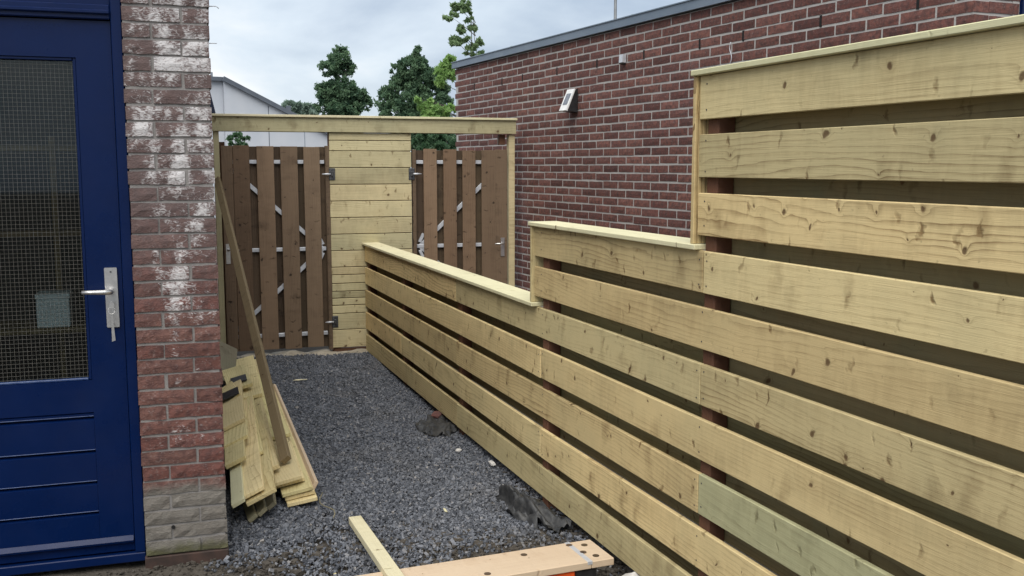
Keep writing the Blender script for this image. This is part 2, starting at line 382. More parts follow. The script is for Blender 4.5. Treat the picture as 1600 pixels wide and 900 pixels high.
def np_mesh(name, V, F, rnd=None, smooth=False):
    """V (n,3), F (m,k) one face size"""
    me = bpy.data.meshes.new(name)
    V = np.asarray(V, np.float32); F = np.asarray(F, np.int32); k = F.shape[1]
    me.vertices.add(len(V)); me.vertices.foreach_set('co', V.ravel())
    me.loops.add(F.size); me.loops.foreach_set('vertex_index', F.ravel())
    me.polygons.add(len(F)); me.polygons.foreach_set('loop_start', np.arange(0, F.size, k, dtype=np.int32))
    me.update(calc_edges=True)
    if rnd is not None:
        a = me.attributes.new('rnd', 'FLOAT', 'POINT'); a.data.foreach_set('value', np.asarray(rnd, np.float32))
    me.polygons.foreach_set('use_smooth', np.full(len(F), smooth, dtype=bool))
    return me
_bc = {}
def cbox(L, W, T, c=0.0015, key=''):
    """chamfered box centred at origin, 44 triangles"""
    k = (round(L, 4), round(W, 4), round(T, 4), c, key)
    if k in _bc: return _bc[k]
    h = (L/2, W/2, T/2); c = min(c, min(h)*0.8)
    V, idx = [], {}
    for sx in (-1, 1):
        for sy in (-1, 1):
            for sz in (-1, 1):
                s = (sx, sy, sz)
                for a in range(3):
                    p = [s[i]*(h[i] - (0 if i == a else c)) for i in range(3)]
                    idx[(s, a)] = len(V); V.append(p)
    F = []
    for a in range(3):
        o1, o2 = (a+1) % 3, (a+2) % 3
        for sg in (-1, 1):
            q = []
            for (s1, s2) in ((-1, -1), (1, -1), (1, 1), (-1, 1)):
                s = [0, 0, 0]; s[a] = sg; s[o1] = s1; s[o2] = s2; q.append(idx[(tuple(s), a)])
            F.append(q if sg > 0 else q[::-1])
        for s1 in (-1, 1):
            for s2 in (-1, 1):
                def sv(sa):
                    s = [0, 0, 0]; s[a] = sa; s[o1] = s1; s[o2] = s2; return tuple(s)
                q = [idx[(sv(-1), o1)], idx[(sv(1), o1)], idx[(sv(1), o2)], idx[(sv(-1), o2)]]
                F.append(q if s1*s2 < 0 else q[::-1])
    for sx in (-1, 1):
        for sy in (-1, 1):
            for sz in (-1, 1):
                s = (sx, sy, sz); q = [idx[(s, 0)], idx[(s, 1)], idx[(s, 2)]]
                F.append(q if sx*sy*sz > 0 else q[::-1])
    me = mesh('box', V, F); _bc[k] = me
    return me
def frame(o, x, y):
    x = Vector(x).normalized(); y = Vector(y); y = (y - x*y.dot(x)).normalized(); z = x.cross(y)
    m = Matrix((x, y, z)).transposed().to_4x4(); m.translation = Vector(o); return m
_mc = {}
def with_mat(me, mat):
    """alike pieces share mesh data per material"""
    k = (me.name, mat)
    if k not in _mc:
        c = me.copy(); c.materials.clear(); c.materials.append(M[mat]); _mc[k] = c
    return _mc[k]
def board(name, parent, p0, p1, ydir, W, T, mat, c=0.0015, jit=0.0):
    """plank from p0 to p1 (centre line), width along ydir, in the thing's frame"""
    p0, p1 = Vector(p0), Vector(p1); L = (p1-p0).length
    me = with_mat(cbox(L, W, T, c), mat)
    o = bpy.data.objects.new(name, me)
    m = frame((p0+p1)/2, p1-p0, ydir)
    if jit: m = m @ Euler((random.gauss(0, jit), random.gauss(0, jit*0.15), random.gauss(0, jit*0.10))).to_matrix().to_4x4()
    return link(o, parent, m)
def box(name, parent, lo, hi, mat, c=0.002):
    lo, hi = Vector(lo), Vector(hi); d = hi-lo
    me = with_mat(cbox(d.x, d.y, d.z, c), mat)
    return link(bpy.data.objects.new(name, me), parent, Matrix.Translation((lo+hi)/2))
def tube_mesh(pts, rad, seg=8, cap=True):
    V, F = [], []
    n = len(pts)
    for i, p in enumerate(pts):
        p = Vector(p); t = (Vector(pts[min(i+1, n-1)]) - Vector(pts[max(i-1, 0)])).normalized()
        a = t.orthogonal().normalized() if i == 0 else (a - t*a.dot(t)).normalized()
        bb = t.cross(a); r = rad[i] if isinstance(rad, (list, tuple)) else rad
        for k in range(seg):
            q = 2*math.pi*k/seg; V.append(p + (a*math.cos(q) + bb*math.sin(q))*r)
    for i in range(n-1):
        for k in range(seg): F.append((i*seg+k, i*seg+(k+1) % seg, (i+1)*seg+(k+1) % seg, (i+1)*seg+k))
    if cap: F.append(tuple(range(seg))[::-1]); F.append(tuple((n-1)*seg+k for k in range(seg)))
    return V, F
def tube(name, parent, pts, rad, mat, seg=8, smooth=True):
    me = mesh(name, *tube_mesh(pts, rad, seg))
    if smooth:
        for p in me.polygons: p.use_smooth = len(p.vertices) == 4
    return link(bpy.data.objects.new(name, me), parent, None, mat)
def multi_boxes(name, parent, boxes, mat):
    """several tight boxes of ONE part (each lo, hi)"""
    V, F = [], []
    for lo, hi in boxes:
        n = len(V)
        for z in (lo[2], hi[2]):
            V += [(lo[0], lo[1], z), (hi[0], lo[1], z), (hi[0], hi[1], z), (lo[0], hi[1], z)]
        F += [(n+3, n+2, n+1, n), (n+4, n+5, n+6, n+7), (n, n+1, n+5, n+4), (n+1, n+2, n+6, n+5), (n+2, n+3, n+7, n+6), (n+3, n, n+4, n+7)]
    return link(bpy.data.objects.new(name, mesh(name, V, F)), parent, None, mat)
def prism(name, parent, poly, lo, hi, mat, axis='y', Mx=None):
    """extrude a polygon given in (x,z) along y, or in (x,y) along z, or (y,z) along x"""
    V = []
    for t in (lo, hi):
        for (a, b_) in poly:
            V.append({'y': (a, t, b_), 'z': (a, b_, t), 'x': (t, a, b_)}[axis])
    n = len(poly)
    F = [tuple(range(n)), tuple(range(2*n-1, n-1, -1))] + [(i, n+i, n+(i+1) % n, (i+1) % n) for i in range(n)]
    me = mesh(name, V, F)
    bm = bmesh.new(); bm.from_mesh(me); bmesh.ops.recalc_face_normals(bm, faces=bm.faces); bm.to_mesh(me); bm.free()
    return link(bpy.data.objects.new(name, me), parent, Mx, mat)

# rough brick: local x length, z height, front face at y=0 looking to -y, body behind it
def brick_np(L, Hh, D, nx, seed, amp, emax=0.0042):
    g = np.random.default_rng(seed)
    xs = np.linspace(-L/2, L/2, nx+1); zs = np.linspace(-Hh/2, Hh/2, 3)
    V = []
    for j, z in enumerate(zs):
        for i, x in enumerate(xs):
            ed = (i in (0, nx)) or (j in (0, 2))
            V.append((x + (g.normal(0, amp*0.25) if i in (0, nx) else g.normal(0, L*0.02)), (min(abs(g.normal(0, amp)) + 0.0005, emax) if ed else g.normal(0, amp*0.6) - 0.0008), z + g.normal(0, amp*0.55)))
    w_ = nx+1; F = []
    for j in range(2):
        for i in range(nx):
            a = j*w_+i; F += [(a, a+1, a+w_+1), (a, a+w_+1, a+w_)]
    ring = [i for i in range(w_)] + [w_*2-1, w_*3-1] + [w_*3-2-i for i in range(nx)] + [w_]
    nb = len(V)
    for i in ring: x, y, z = V[i]; V.append((x*0.985, D, z))
    m = len(ring)
    for k in range(m):
        a, b_ = ring[k], ring[(k+1) % m]; c, d = nb+k, nb+(k+1) % m
        F += [(a, c, d), (a, d, b_)]
    return np.array(V), np.array(F)
def merge(items, name, smooth=False):
    """items: (V, F, 3x3, offset, rnd) -> one mesh"""
    Vs, Fs, rs, n = [], [], [], 0
    for V, F, A, o, r in items:
        Vs.append(V @ A.T + o); Fs.append(F + n); rs.append(np.full(len(V), r)); n += len(V)
    return np_mesh(name, np.vstack(Vs), np.vstack(Fs), np.concatenate(rs), smooth)
I3 = np.eye(3)

def project(p):
    """where a point of the scene is seen (1600 x 900), to rank what shows largest"""
    cp, sp_, cy, sy = math.cos(CAM_PITCH), math.sin(CAM_PITCH), math.cos(CAM_YAW), math.sin(CAM_YAW)
    x, y, z = p[0], p[1], p[2]-CAM_H
    fx = x*cy - y*sy; fy = x*sy + y*cy
    d = fy*cp - z*sp_; u = fy*sp_ + z*cp
    return 800 + CAM_F*fx/d, 450 - CAM_F*u/d, d

# ------------------------------------------------------------------ ground
def ground_z(x, y):
    t = min(max((x-0.4)/1.5, 0), 1)
    z = -0.045*t*min(max((8.3-y)/1.5, 0), 1)
    if y < 4.1: z -= 0.02*min((4.1-y)/0.6, 1)
    return z
def make_ground():
    V, F = [], []
    xs = [-120, -60, -25, -10, -4] + list(np.arange(-2.5, 4.01, 0.05)) + [6, 10, 25, 60, 120]
    ys = [-60, -25, -10, -3, 0] + list(np.arange(2.0, 10.01, 0.05)) + [14, 20, 32, 60, 120, 220]
    for y in ys:
        for x in xs:
            z = ground_z(x, y) - 0.012
            if -2.5 < x < 4 and 2 < y < 10: z += 0.018*(mnoise.noise(Vector((x*3.1, y*3.1, 0.3)))) + 0.008*mnoise.noise(Vector((x*11, y*11, 1.3)))
            V.append((x, y, z))
    w_ = len(xs)
    for j in range(len(ys)-1):
        for i in range(w_-1): F.append((j*w_+i, j*w_+i+1, (j+1)*w_+i+1, (j+1)*w_+i))
    o = link(bpy.data.objects.new('ground', np_mesh('ground', V, F, smooth=True)), None, None, 'soil')
    o['kind'] = 'structure'
make_ground()

def make_gravel():
    # dense bed between house and fence, thinning out towards the muddy near end
    cube = np.array([(x, y, z) for x in (-1, 1) for y in (-1, 1) for z in (-1, 1)], float)
    tri = np.array([(0,1,3),(0,3,2),(4,6,7),(4,7,5),(0,4,5),(0,5,1),(2,3,7),(2,7,6),(0,2,6),(0,6,4),(1,5,7),(1,7,3)])
    N = 150000
    X = rng.uniform(0.22, 1.98, N); Y = 3.0 + 5.46*rng.uniform(0, 1, N)
    dens = np.clip((Y - 3.62)/0.70 + 0.55*np.sin(X*5.1+0.6)*np.cos(Y*4.3) - 0.35*(X < 0.75)*(Y < 4.2), 0.06, 1.0)
    nearf = np.clip((X-1.62)/0.2, 0, 1)*np.clip((5.4-Y)/1.0, 0, 1)
    dens = dens*(1-0.75*nearf)
    keep = rng.uniform(0, 1, N) < dens
    X, Y = X[keep], Y[keep]; n = len(X)
    Z = np.array([ground_z(a, b_) for a, b_ in zip(X, Y)])
    Z += 0.016*np.array([mnoise.noise(Vector((a*2.3, b_*2.3, 4.0))) for a, b_ in zip(X, Y)])
    Z += rng.uniform(-0.006, 0.010, n)
    s = np.exp(rng.normal(math.log(0.0053), 0.25, n))
    S = np.stack([s*rng.uniform(0.9, 1.7, n), s*rng.uniform(0.7, 1.1, n), s*rng.uniform(0.45, 0.85, n)], 1)
    q = rng.normal(size=(n, 4)); q /= np.linalg.norm(q, axis=1)[:, None]
    a, b_, c, d = q.T
    Rm = np.stack([np.stack([1-2*(c*c+d*d), 2*(b_*c-a*d), 2*(b_*d+a*c)], 1), np.stack([2*(b_*c+a*d), 1-2*(b_*b_+d*d), 2*(c*d-a*b_)], 1), np.stack([2*(b_*d-a*c), 2*(c*d+a*b_), 1-2*(b_*b_+c*c)], 1)], 1)
    loc = cube[None]*rng.uniform(0.55, 1.15, (n, 8, 3))*S[:, None, :]
    V = np.einsum('nij,nvj->nvi', Rm, loc) + np.stack([X, Y, Z], 1)[:, None, :]
    F = tri[None] + (np.arange(n)*8)[:, None, None]
    o = link(bpy.data.objects.new('gravel', np_mesh('gravel', V.reshape(-1, 3), F.reshape(-1, 3), np.repeat(rng.uniform(0, 1, n), 8))), None, None, 'gravel')
    o['kind'] = 'stuff'; tag(o, 'dark grey crushed gravel covering the path between house and fence', 'gravel')
make_gravel()

def make_clods():
    # soil crumbs and chips on the bare strip in front of the house
    n = 9000
    g = np.random.default_rng(5)
    cube = np.array([(x, y, z) for x in (-1, 1) for y in (-1, 1) for z in (-1, 1)], float)
    tri = np.array([(0,1,3),(0,3,2),(4,6,7),(4,7,5),(0,4,5),(0,5,1),(2,3,7),(2,7,6),(0,2,6),(0,6,4),(1,5,7),(1,7,3)])
    X = g.uniform(-0.9, 1.95, n); Y = g.uniform(3.1, 4.12, n)
    X[:1200] = g.uniform(1.55, 2.0, 1200); Y[:1200] = g.uniform(3.6, 6.2, 1200)
    Z = np.array([ground_z(a, b_) for a, b_ in zip(X, Y)]) + g.uniform(-0.012, 0.004, n)
    s = np.exp(g.normal(math.log(0.0055), 0.45, n))
    loc = cube[None]*g.uniform(0.5, 1.1, (n, 8, 3))*s[:, None, None]*np.array([1.2, 1.0, 0.7])
    th = g.uniform(0, 6.28, n); ct, st = np.cos(th), np.sin(th)
    V = np.stack([loc[..., 0]*ct[:, None]-loc[..., 1]*st[:, None]+X[:, None], loc[..., 0]*st[:, None]+loc[..., 1]*ct[:, None]+Y[:, None], loc[..., 2]+Z[:, None]], 2)
    F = tri[None] + (np.arange(n)*8)[:, None, None]
    o = link(bpy.data.objects.new('soil_crumbs', np_mesh('soil_crumbs', V.reshape(-1, 3), F.reshape(-1, 3))), None, None, 'soil')
    o['kind'] = 'stuff'; tag(o, 'loose grey brown soil crumbs on the bare ground by the door', 'soil')
make_clods()

# ------------------------------------------------------------------ brick house with blue door
HOUSE_RZ = R(-3)
house = thing('brick_house', 'brick house corner with white stained bricks and a dark blue glazed door', 'house', (0.0, 4.12, 0.0), HOUSE_RZ)
CP = 0.0618                                    # course pitch
Z0 = 0.042
PW = 0.316
pier_st = [brick_np(0.208, 0.051, 0.095, 6, s, 0.0018) for s in range(8)]
pier_hd = [brick_np(0.098, 0.051, 0.095, 3, 20+s, 0.0018) for s in range(8)]
def bmesh_list(lst, nm, mat):
    r = []
    for V, F in lst:
        me = np_mesh(nm, V, F); me.materials.append(M[mat]); r.append(me)
    return r
ps_m, ph_m = bmesh_list(pier_st, 'stretcher', 'brick_pier'), bmesh_list(pier_hd, 'header', 'brick_pier')
HT = 2.70
rows = int((HT-Z0)/CP)
for k in range(rows):
    z = Z0 + CP*(k+0.5)
    st_left = (k % 2 == 0)
    for kind in ('s', 'h'):
        if kind == 's': x = 0.104 if st_left else PW-0.104; me = random.choice(ps_m)
        else: x = PW-0.049 if st_left else 0.049; me = random.choice(ph_m)
        o = bpy.data.objects.new('brick', me)
        m = Matrix.Translation((x+random.gauss(0, 0.0016), max(-0.0015, min(0.002, random.gauss(0, 0.0012))), z+random.gauss(0, 0.001))) @ Matrix.Rotation(random.gauss(0, 0.004), 4, 'Y')
        if random.random() < 0.5: m = m @ Matrix.Diagonal((-1, 1, -1, 1)) @ Matrix.Identity(4)
        link(o, house, m)
# mortar body of the pier and of the long side wall
box('mortar', house, (0.003, 0.0068, Z0), (PW-0.0065, 0.30, HT), 'mortar_pier', 0.001)
box('plinth', house, (-0.004, -0.004, -0.08), (PW+0.004, 0.29, Z0-0.003), 'plinth', 0.003)
SIDE_L = 4.75
tube('weep_hole', house, [(0.108, 0.0040, 0.155), (0.108, -0.0015, 0.155)], 0.0075, 'black', 10)  # black disc paints the darkness inside the hole
box('side_mortar', house, (0.10, 0.301, -0.05), (PW-0.0065, SIDE_L, HT), 'mortar_pier', 0.001)
its = []
Rz90 = np.array([[0, -1, 0], [1, 0, 0], [0, 0, 1]], float)      # front -y -> +x
g5 = np.random.default_rng(99)
for k in range(rows):
    z = Z0 + CP*(k+0.5); y = 0.100 if k % 2 == 0 else 0.210
    while y + 0.21 < SIDE_L:
        V, F = pier_st[g5.integers(8)]; its.append((V, F, Rz90, np.array((PW, y+0.105, z)), g5.uniform())); y += 0.2195
# wall left of the door and above it
xl0, xl1 = -2.6, -1.035
for k in range(rows):
    z = Z0 + CP*(k+0.5)
    x = xl0 + (0 if k % 2 == 0 else 0.11)
    while x + 0.208 < xl1:
        V, F = pier_st[g5.integers(8)]; its.append((V, F, I3, np.array((x+0.104, 0, z)), g5.uniform())); x += 0.2195
    sc_x = (xl1 - 0.002 - x)/0.098
    if sc_x > 0.45:
        V, F = pier_hd[g5.integers(8)]; its.append((V, F, np.diag([sc_x, 1.0, 1.0]), np.array((x+0.049*sc_x, 0, z)), g5.uniform()))
    if z > 2.54:
        x = xl1 + (0.005 if k % 2 == 0 else 0.11)
        while x + 0.208 < 0.0:
            V, F = pier_st[g5.integers(8)]; its.append((V, F, I3, np.array((x+0.104, 0, z)), g5.uniform())); x += 0.2195
sw = link(bpy.data.objects.new('wall_bricks', merge(its, 'wall_bricks')), house, None, 'brick_pier'); sw['kind'] = 'stuff'
multi_boxes('wall_mortar', house, [((-2.6, 0.0065, -0.05), (-1.03, 0.25, HT)), ((-1.03, 0.0065, 2.51), (0.0025, 0.25, HT))], 'mortar_pier')
multi_boxes('rear_wall', house, [((-2.6, SIDE_L-0.2, -0.05), (0.099, SIDE_L, HT)), ((-2.6, 0.251, -0.05), (-2.45, SIDE_L-0.201, HT))], 'mortar_pier')
box('flat_roof', house, (-2.7, -0.05, HT+0.004), (PW+0.035, SIDE_L+0.06, HT+0.07), 'coping', 0.004)
# dim room behind the glass
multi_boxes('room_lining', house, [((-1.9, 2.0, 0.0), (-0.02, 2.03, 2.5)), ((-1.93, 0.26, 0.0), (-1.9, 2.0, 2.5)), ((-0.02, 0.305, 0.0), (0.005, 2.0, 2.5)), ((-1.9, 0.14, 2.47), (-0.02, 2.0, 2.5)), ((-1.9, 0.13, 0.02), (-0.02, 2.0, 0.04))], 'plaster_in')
# door frame (jambs, head, transom) and sill
FY = 0.028
box('door_jamb', house, (-0.040, FY, 0.055), (-0.001, FY+0.10, 2.50), 'blue', 0.003)
box('door_jamb', house, (-1.030, FY, 0.055), (-0.985, FY+0.10, 2.50), 'blue', 0.003)
box('door_head', house, (-0.984, FY+0.001, 2.150), (-0.041, FY+0.10, 2.205), 'blue', 0.004)
box('transom_rail', house, (-0.984, FY-0.012, 2.168), (-0.041, FY, 2.184), 'blue', 0.004)
box('transom_panel', house, (-0.984, FY+0.03, 2.206), (-0.041, FY+0.05, 2.455), 'blue', 0.003)
box('transom_head', house, (-0.984, FY+0.001, 2.456), (-0.041, FY+0.10, 2.50), 'blue', 0.003)
box('door_sill', house, (-1.03, FY-0.002, 0.018), (-0.001, FY+0.11, 0.054), 'blue', 0.003)
# door leaf
DY = FY+0.020; DX0, DX1 = -0.982, -0.043; GX0, GX1, GZ0, GZ1 = -0.86, -0.170, 0.768, 2.008
door = multi_boxes('door', house, [((GX1, DY, 0.062), (DX1, DY+0.05, 2.146)), ((DX0, DY, 0.062), (GX0, DY+0.05, 2.146)), ((GX0, DY+0.0005, GZ1), (GX1, DY+0.05, 2.146)), ((GX0, DY+0.0005, 0.640), (GX1, DY+0.05, GZ0)), ((GX0, DY+0.0005, 0.062), (GX1, DY+0.05, 0.110))], 'blue')
zb = [0.112, 0.235, 0.360, 0.487, 0.623]
for i in range(5):
    z_lo = zb[i]; z_hi = (zb[i+1] if i < 4 else 0.640) - 0.010
    if i == 4: z_lo, z_hi = 0.6235, 0.6395
    prism('panel_board', door, [(DY+0.004, z_lo), (DY+0.004, z_hi-0.006), (DY+0.014, z_hi), (DY+0.03, z_hi), (DY+0.03, z_lo)], GX0+0.001, GX1-0.001, 'blue', 'x')
for z in zb[1:]:
    box('groove_highlight', door, (GX0+0.001, DY+0.002, z-0.0005), (GX1-0.001, DY+0.016, z+0.0025), 'blue_edge', 0.0008)  # lighter strip paints the highlight line along each groove
box('groove_back', door, (GX0+0.001, DY+0.031, 0.111), (GX1-0.001, DY+0.042, 0.639), 'blue', 0.001)
prism('weather_bar', door, [(DY-0.016, 0.100), (DY-0.018, 0.108), (DY-0.001, 0.124), (DY-0.001, 0.100)], DX0+0.01, -0.046, 'blue', 'x')
# glazing beads
for lo, hi in (((GX1-0.012, DY+0.006, GZ0+0.001), (GX1-0.0005, DY+0.022, GZ1-0.001)), ((GX0+0.0005, DY+0.006, GZ0+0.001), (GX0+0.012, DY+0.022, GZ1-0.001)), ((GX0+0.013, DY+0.006, GZ1-0.012), (GX1-0.013, DY+0.022, GZ1-0.0005))):
    box('glazing_bead', door, lo, hi, 'blue', 0.002)
box('glazing_bead', door, (GX0+0.013, DY+0.003, GZ0+0.0005), (GX1-0.013, DY+0.022, GZ0+0.009), 'blue_edge', 0.002)
pane = box('glass_pane', door, (GX0+0.002, DY+0.026, GZ0+0.002), (GX1-0.002, DY+0.032, GZ1-0.002), 'glass', 0.0005)
wb = []
x = GX0+0.012
while x < GX1-0.008: wb.append(((x, DY+0.0235, GZ0+0.003), (x+0.0007, DY+0.0246, GZ1-0.003))); x += 0.0150
z = GZ0+0.012
while z < GZ1-0.004: wb.append(((GX0+0.003, DY+0.0226, z), (GX1-0.003, DY+0.0234, z+0.0007))); z += 0.0158
multi_boxes('wire_mesh', door, wb, 'wire')
# lock plate, lever, keyhole, small marks
prism('handle_plate', door, [(-0.1055, 0.978), (-0.1065, 1.206), (-0.1045, 1.209), (-0.0625, 1.209), (-0.0605, 1.206), (-0.0595, 0.978), (-0.0615, 0.975), (-0.1035, 0.975)], DY-0.009, DY-0.0005, 'alu', 'y')
tube('handle', door, [(-0.084, DY-0.0095, 1.118), (-0.084, DY-0.045, 1.118), (-0.090, DY-0.054, 1.119), (-0.105, DY-0.058, 1.119), (-0.150, DY-0.058, 1.120), (-0.186, DY-0.056, 1.121)], [0.010, 0.010, 0.0105, 0.010, 0.009, 0.0075], 'alu', 10)
tube('plate_screw', door, [(-0.083, DY-0.0092, 1.193), (-0.083, DY-0.0105, 1.193)], 0.004, 'dark_steel', 8)
tube('plate_screw', door, [(-0.083, DY-0.0092, 0.988), (-0.083, DY-0.0105, 0.988)], 0.004, 'dark_steel', 8)
tube('lock_cylinder', door, [(-0.083, DY-0.0092, 1.068), (-0.083, DY-0.013, 1.068)], 0.0085, 'alu', 12)
box('paint_chip', door, (-0.152, DY+0.003, 0.748), (-0.135, DY-0.0006+0.003, 0.752), 'blue_edge', 0.0003)
keys = thing('key_ring', 'bunch of silver keys hanging from the lock of the blue door', 'keys', (0.0, 4.12, 0.0), HOUSE_RZ)
box('key', keys, (-0.0855, DY-0.040, 1.066), (-0.0805, DY-0.0135, 1.070), 'alu', 0.0008)
prism('key_bow', keys, [(-0.083+0.011*math.cos(t), 1.066+0.013*math.sin(t)) for t in np.linspace(0, 2*math.pi, 11)[:-1]], DY-0.0425, DY-0.0405, 'alu', 'y')
tube('ring', keys, [(-0.084+0.012*math.cos(t), DY-0.044+0.004*math.sin(t), 1.046+0.014*math.sin(t)) for t in np.linspace(0, 2*math.pi, 17)], 0.0012, 'alu', 6)
prism('hanging_key', keys, [(-0.0875, 1.034), (-0.0785, 1.034), (-0.0795, 1.012), (-0.0745, 0.928), (-0.0875, 0.924), (-0.0865, 1.012)], DY-0.045, DY-0.0425, 'alu', 'y')
# rack inside, and an added white box imitating a bright window pane
rack = thing('wooden_rack', 'brown wooden rack standing inside behind the wired door glass', 'rack', (0.0, 4.12, 0.0), HOUSE_RZ)
for xx, yy in ((-0.305, 0.2495), (-0.19, 0.37), (-0.60, 0.25)):
    box('upright', rack, (xx, yy, 0.042), (xx+0.022, yy+0.032, 1.72), 'rackwood', 0.002)
for zz in (0.55, 0.95, 1.32, 1.66):
    box('shelf', rack, (-0.604, 0.282 if zz != 0.95 else 0.113, zz), (-0.186, 0.368, zz+0.022), 'rackwood', 0.002)
wbx = thing('bright_pane_box', 'white box standing in for a bright window pane behind the wired door glass', 'box', (0.0, 4.12, 0.0), HOUSE_RZ)
box('bright_pane_body', wbx, (-0.365, 0.118, 0.973), (-0.245, 0.240, 1.085), 'pane_white', 0.003)
box('bright_pane_top', wbx, (-0.368, 0.115, 1.0855), (-0.242, 0.243, 1.105), 'pane_white', 0.003)
# navy fascia at the far end of the side wall, wall hooks
prism('fascia', house, [(PW+0.002, 2.03), (PW+0.135, 2.03), (PW+0.085, 2.26), (PW+0.002, 2.34)], SIDE_L-0.32, SIDE_L-0.05, 'navy', 'y')
tube('wall_hook', house, [(PW-0.02, 0.05, 2.218), (PW+0.030, 0.045, 2.220), (PW+0.040, 0.045, 2.212)], 0.0018, 'galv', 6)
tube('wall_hook', house, [(PW-0.02, 0.05, 2.078), (PW+0.028, 0.045, 2.078)], 0.0016, 'galv', 6)

# ------------------------------------------------------------------ neighbour's brick shed on the right
AW = R(3.5)
uw = np.array((-math.sin(AW), math.cos(AW), 0.0)); vw = np.array((-math.cos(AW), -math.sin(AW), 0.0))
SH0 = np.array((3.40, 7.2, 0.0)) - 3.609*uw            # near corner
shed = thing('brick_shed', 'long dark red brick shed with grey roof trim behind the stepped fence', 'shed', tuple(SH0), 0.0)
WALL_L, WALL_H, BP = 6.50, 2.602, 0.2262
wall_st = [brick_np(0.2125, 0.0490, 0.095, 4, 40+s, 0.0012, 0.0014) for s in range(10)]
wall_hd = [brick_np(0.0995, 0.0490, 0.095, 2, 60+s, 0.0012, 0.0014) for s in range(5)]
ws_m, wh_m = bmesh_list(wall_st, 'stretcher', 'brick_wall'), bmesh_list(wall_hd, 'header', 'brick_wall')
# brick front (-y) -> outward normal vw ; brick x -> -uw  (keeps it right handed)
A_long = np.stack([-uw, -vw, (0, 0, 1)], 1).astype(float)
A_ret = np.stack([-vw*0.905, uw, (0, 0, 1)], 1).astype(float)      # return face looks to -uw, runs along -vw
def fence_top_px(x):
    if x > 1078: return 110-0.168*(x-1078)
    if x > 836: return 348+0.14*(x-836)
    if x > 806: return 470
    return 178
cand = []
nrow = int(WALL_H/CP)
gz = np.random.default_rng(3)
for k in range(nrow+1):
    z = WALL_H - CP*(k+0.5)
    if z < -0.02: break
    off = 0.0 if k % 2 == 0 else -BP/2
    x = off
    while x < WALL_L-0.05:
        x0, x1 = max(x, 0.0), min(x+BP-0.012, WALL_L)
        if x1-x0 > 0.06:
            full = (x1-x0) > 0.15
            c = SH0*0 + uw*((x0+x1)/2); c[2] = z
            cand.append((c, A_long, full))
        x += BP
    x = 0.107 if k % 2 == 0 else 0.002
    if k % 2: cand.append((np.array((0, 0, z)) - vw*0.048, A_ret, False)); x = 0.112
    while x + 0.09 < 0.327:
        L_ = 0.2125 if x+0.2125 < 0.330 else 0.0995
        cc = -vw*(x+L_/2)*0.905; cc[2] = z; cand.append((cc, A_ret, L_ > 0.15)); x += L_+0.012
rank = []
for i, (c, A, full) in enumerate(cand):
    px, py, d = project(SH0 + c)
    vis = 705 < px < 1600 and 0 < py < fence_top_px(px)
    rank.append(((0 if vis else 1), d, i))
rank.sort()
chosen = {i for v, d, i in rank[:298] if v == 0}
rest = []
for i, (c, A, full) in enumerate(cand):
    nrm = A[:, 1]
    cj = c + nrm*float(np.clip(gz.normal(0, 0.0006), -0.0012, 0.0008)) + np.array((0, 0, gz.normal(0, 0.0012)))
    if i in chosen:
        me = (ws_m if full else wh_m)[gz.integers(10 if full else 5)]
        m = Matrix([list(A[r_]) + [cj[r_]] for r_ in range(3)] + [[0, 0, 0, 1]]) @ Matrix.Rotation(gz.normal(0, 0.003), 4, 'Y')
        link(bpy.data.objects.new('brick', me), shed, m)
    else:
        V, F = (wall_st if full else wall_hd)[gz.integers(10 if full else 5)]
        rest.append((V, F, A, cj, gz.uniform()))
o = link(bpy.data.objects.new('wall_bricks', merge(rest, 'wall_bricks')), shed, None, 'brick_wall'); o['kind'] = 'stuff'
def shed_prism(name, poly, z0, z1, mat):
    """polygon in (along wall, outward) metres"""
    pts = [uw*a + vw*b_ for a, b_ in poly]
    return prism(name, shed, [(p[0], p[1]) for p in pts], z0, z1, mat, 'z')
shed_prism('mortar', [(0.004, -0.0034), (WALL_L-0.004, -0.0034), (WALL_L-0.004, -0.25), (0.006, -0.25)], -0.06, WALL_H, 'mortar_wall')
shed_prism('return_mortar', [(0.0036, -0.2505), (0.20, -0.2505), (0.20, -0.294), (0.0036, -0.294)], -0.06, WALL_H, 'mortar_wall')
shed_prism('rear_wall', [(WALL_L-0.25, -0.2505), (WALL_L, -0.2505), (WALL_L, -3.0), (WALL_L-0.25, -3.0)], -0.06, WALL_H, 'mortar_wall')
shed_prism('side_wall', [(0.02, -2.8), (WALL_L-0.251, -2.8), (WALL_L-0.251, -3.0), (0.02, -3.0)], -0.06, WALL_H, 'mortar_wall')
shed_prism('door_frame', [(-0.012, -0.296), (0.09, -0.296), (0.09, -0.44), (-0.012, -0.44)], 0.0, WALL_H, 'blue')
shed_prism('door', [(0.03, -0.441), (0.08, -0.441), (0.08, -1.35), (0.03, -1.35)], 0.02, WALL_H, 'blue')
shed_prism('front_wall', [(0.02, -1.351), (0.20, -1.351), (0.20, -2.799), (0.02, -2.799)], -0.06, WALL_H, 'mortar_wall')
shed_prism('roof_trim', [(-0.03, 0.032), (WALL_L+0.03, 0.032), (WALL_L+0.03, -3.03), (-0.03, -3.03)], WALL_H+0.006, WALL_H+0.064, 'coping')
shed_prism('trim_lip', [(-0.036, 0.040), (WALL_L+0.036, 0.040), (WALL_L+0.036, 0.0), (-0.036, 0.0)], WALL_H+0.0645, WALL_H+0.072, 'coping')
krow = [k for k in range(nrow) if abs(WALL_H - CP*(k+0.5) - 2.405) < CP/2][0]
zs_ = WALL_H - CP*(krow+0.5)
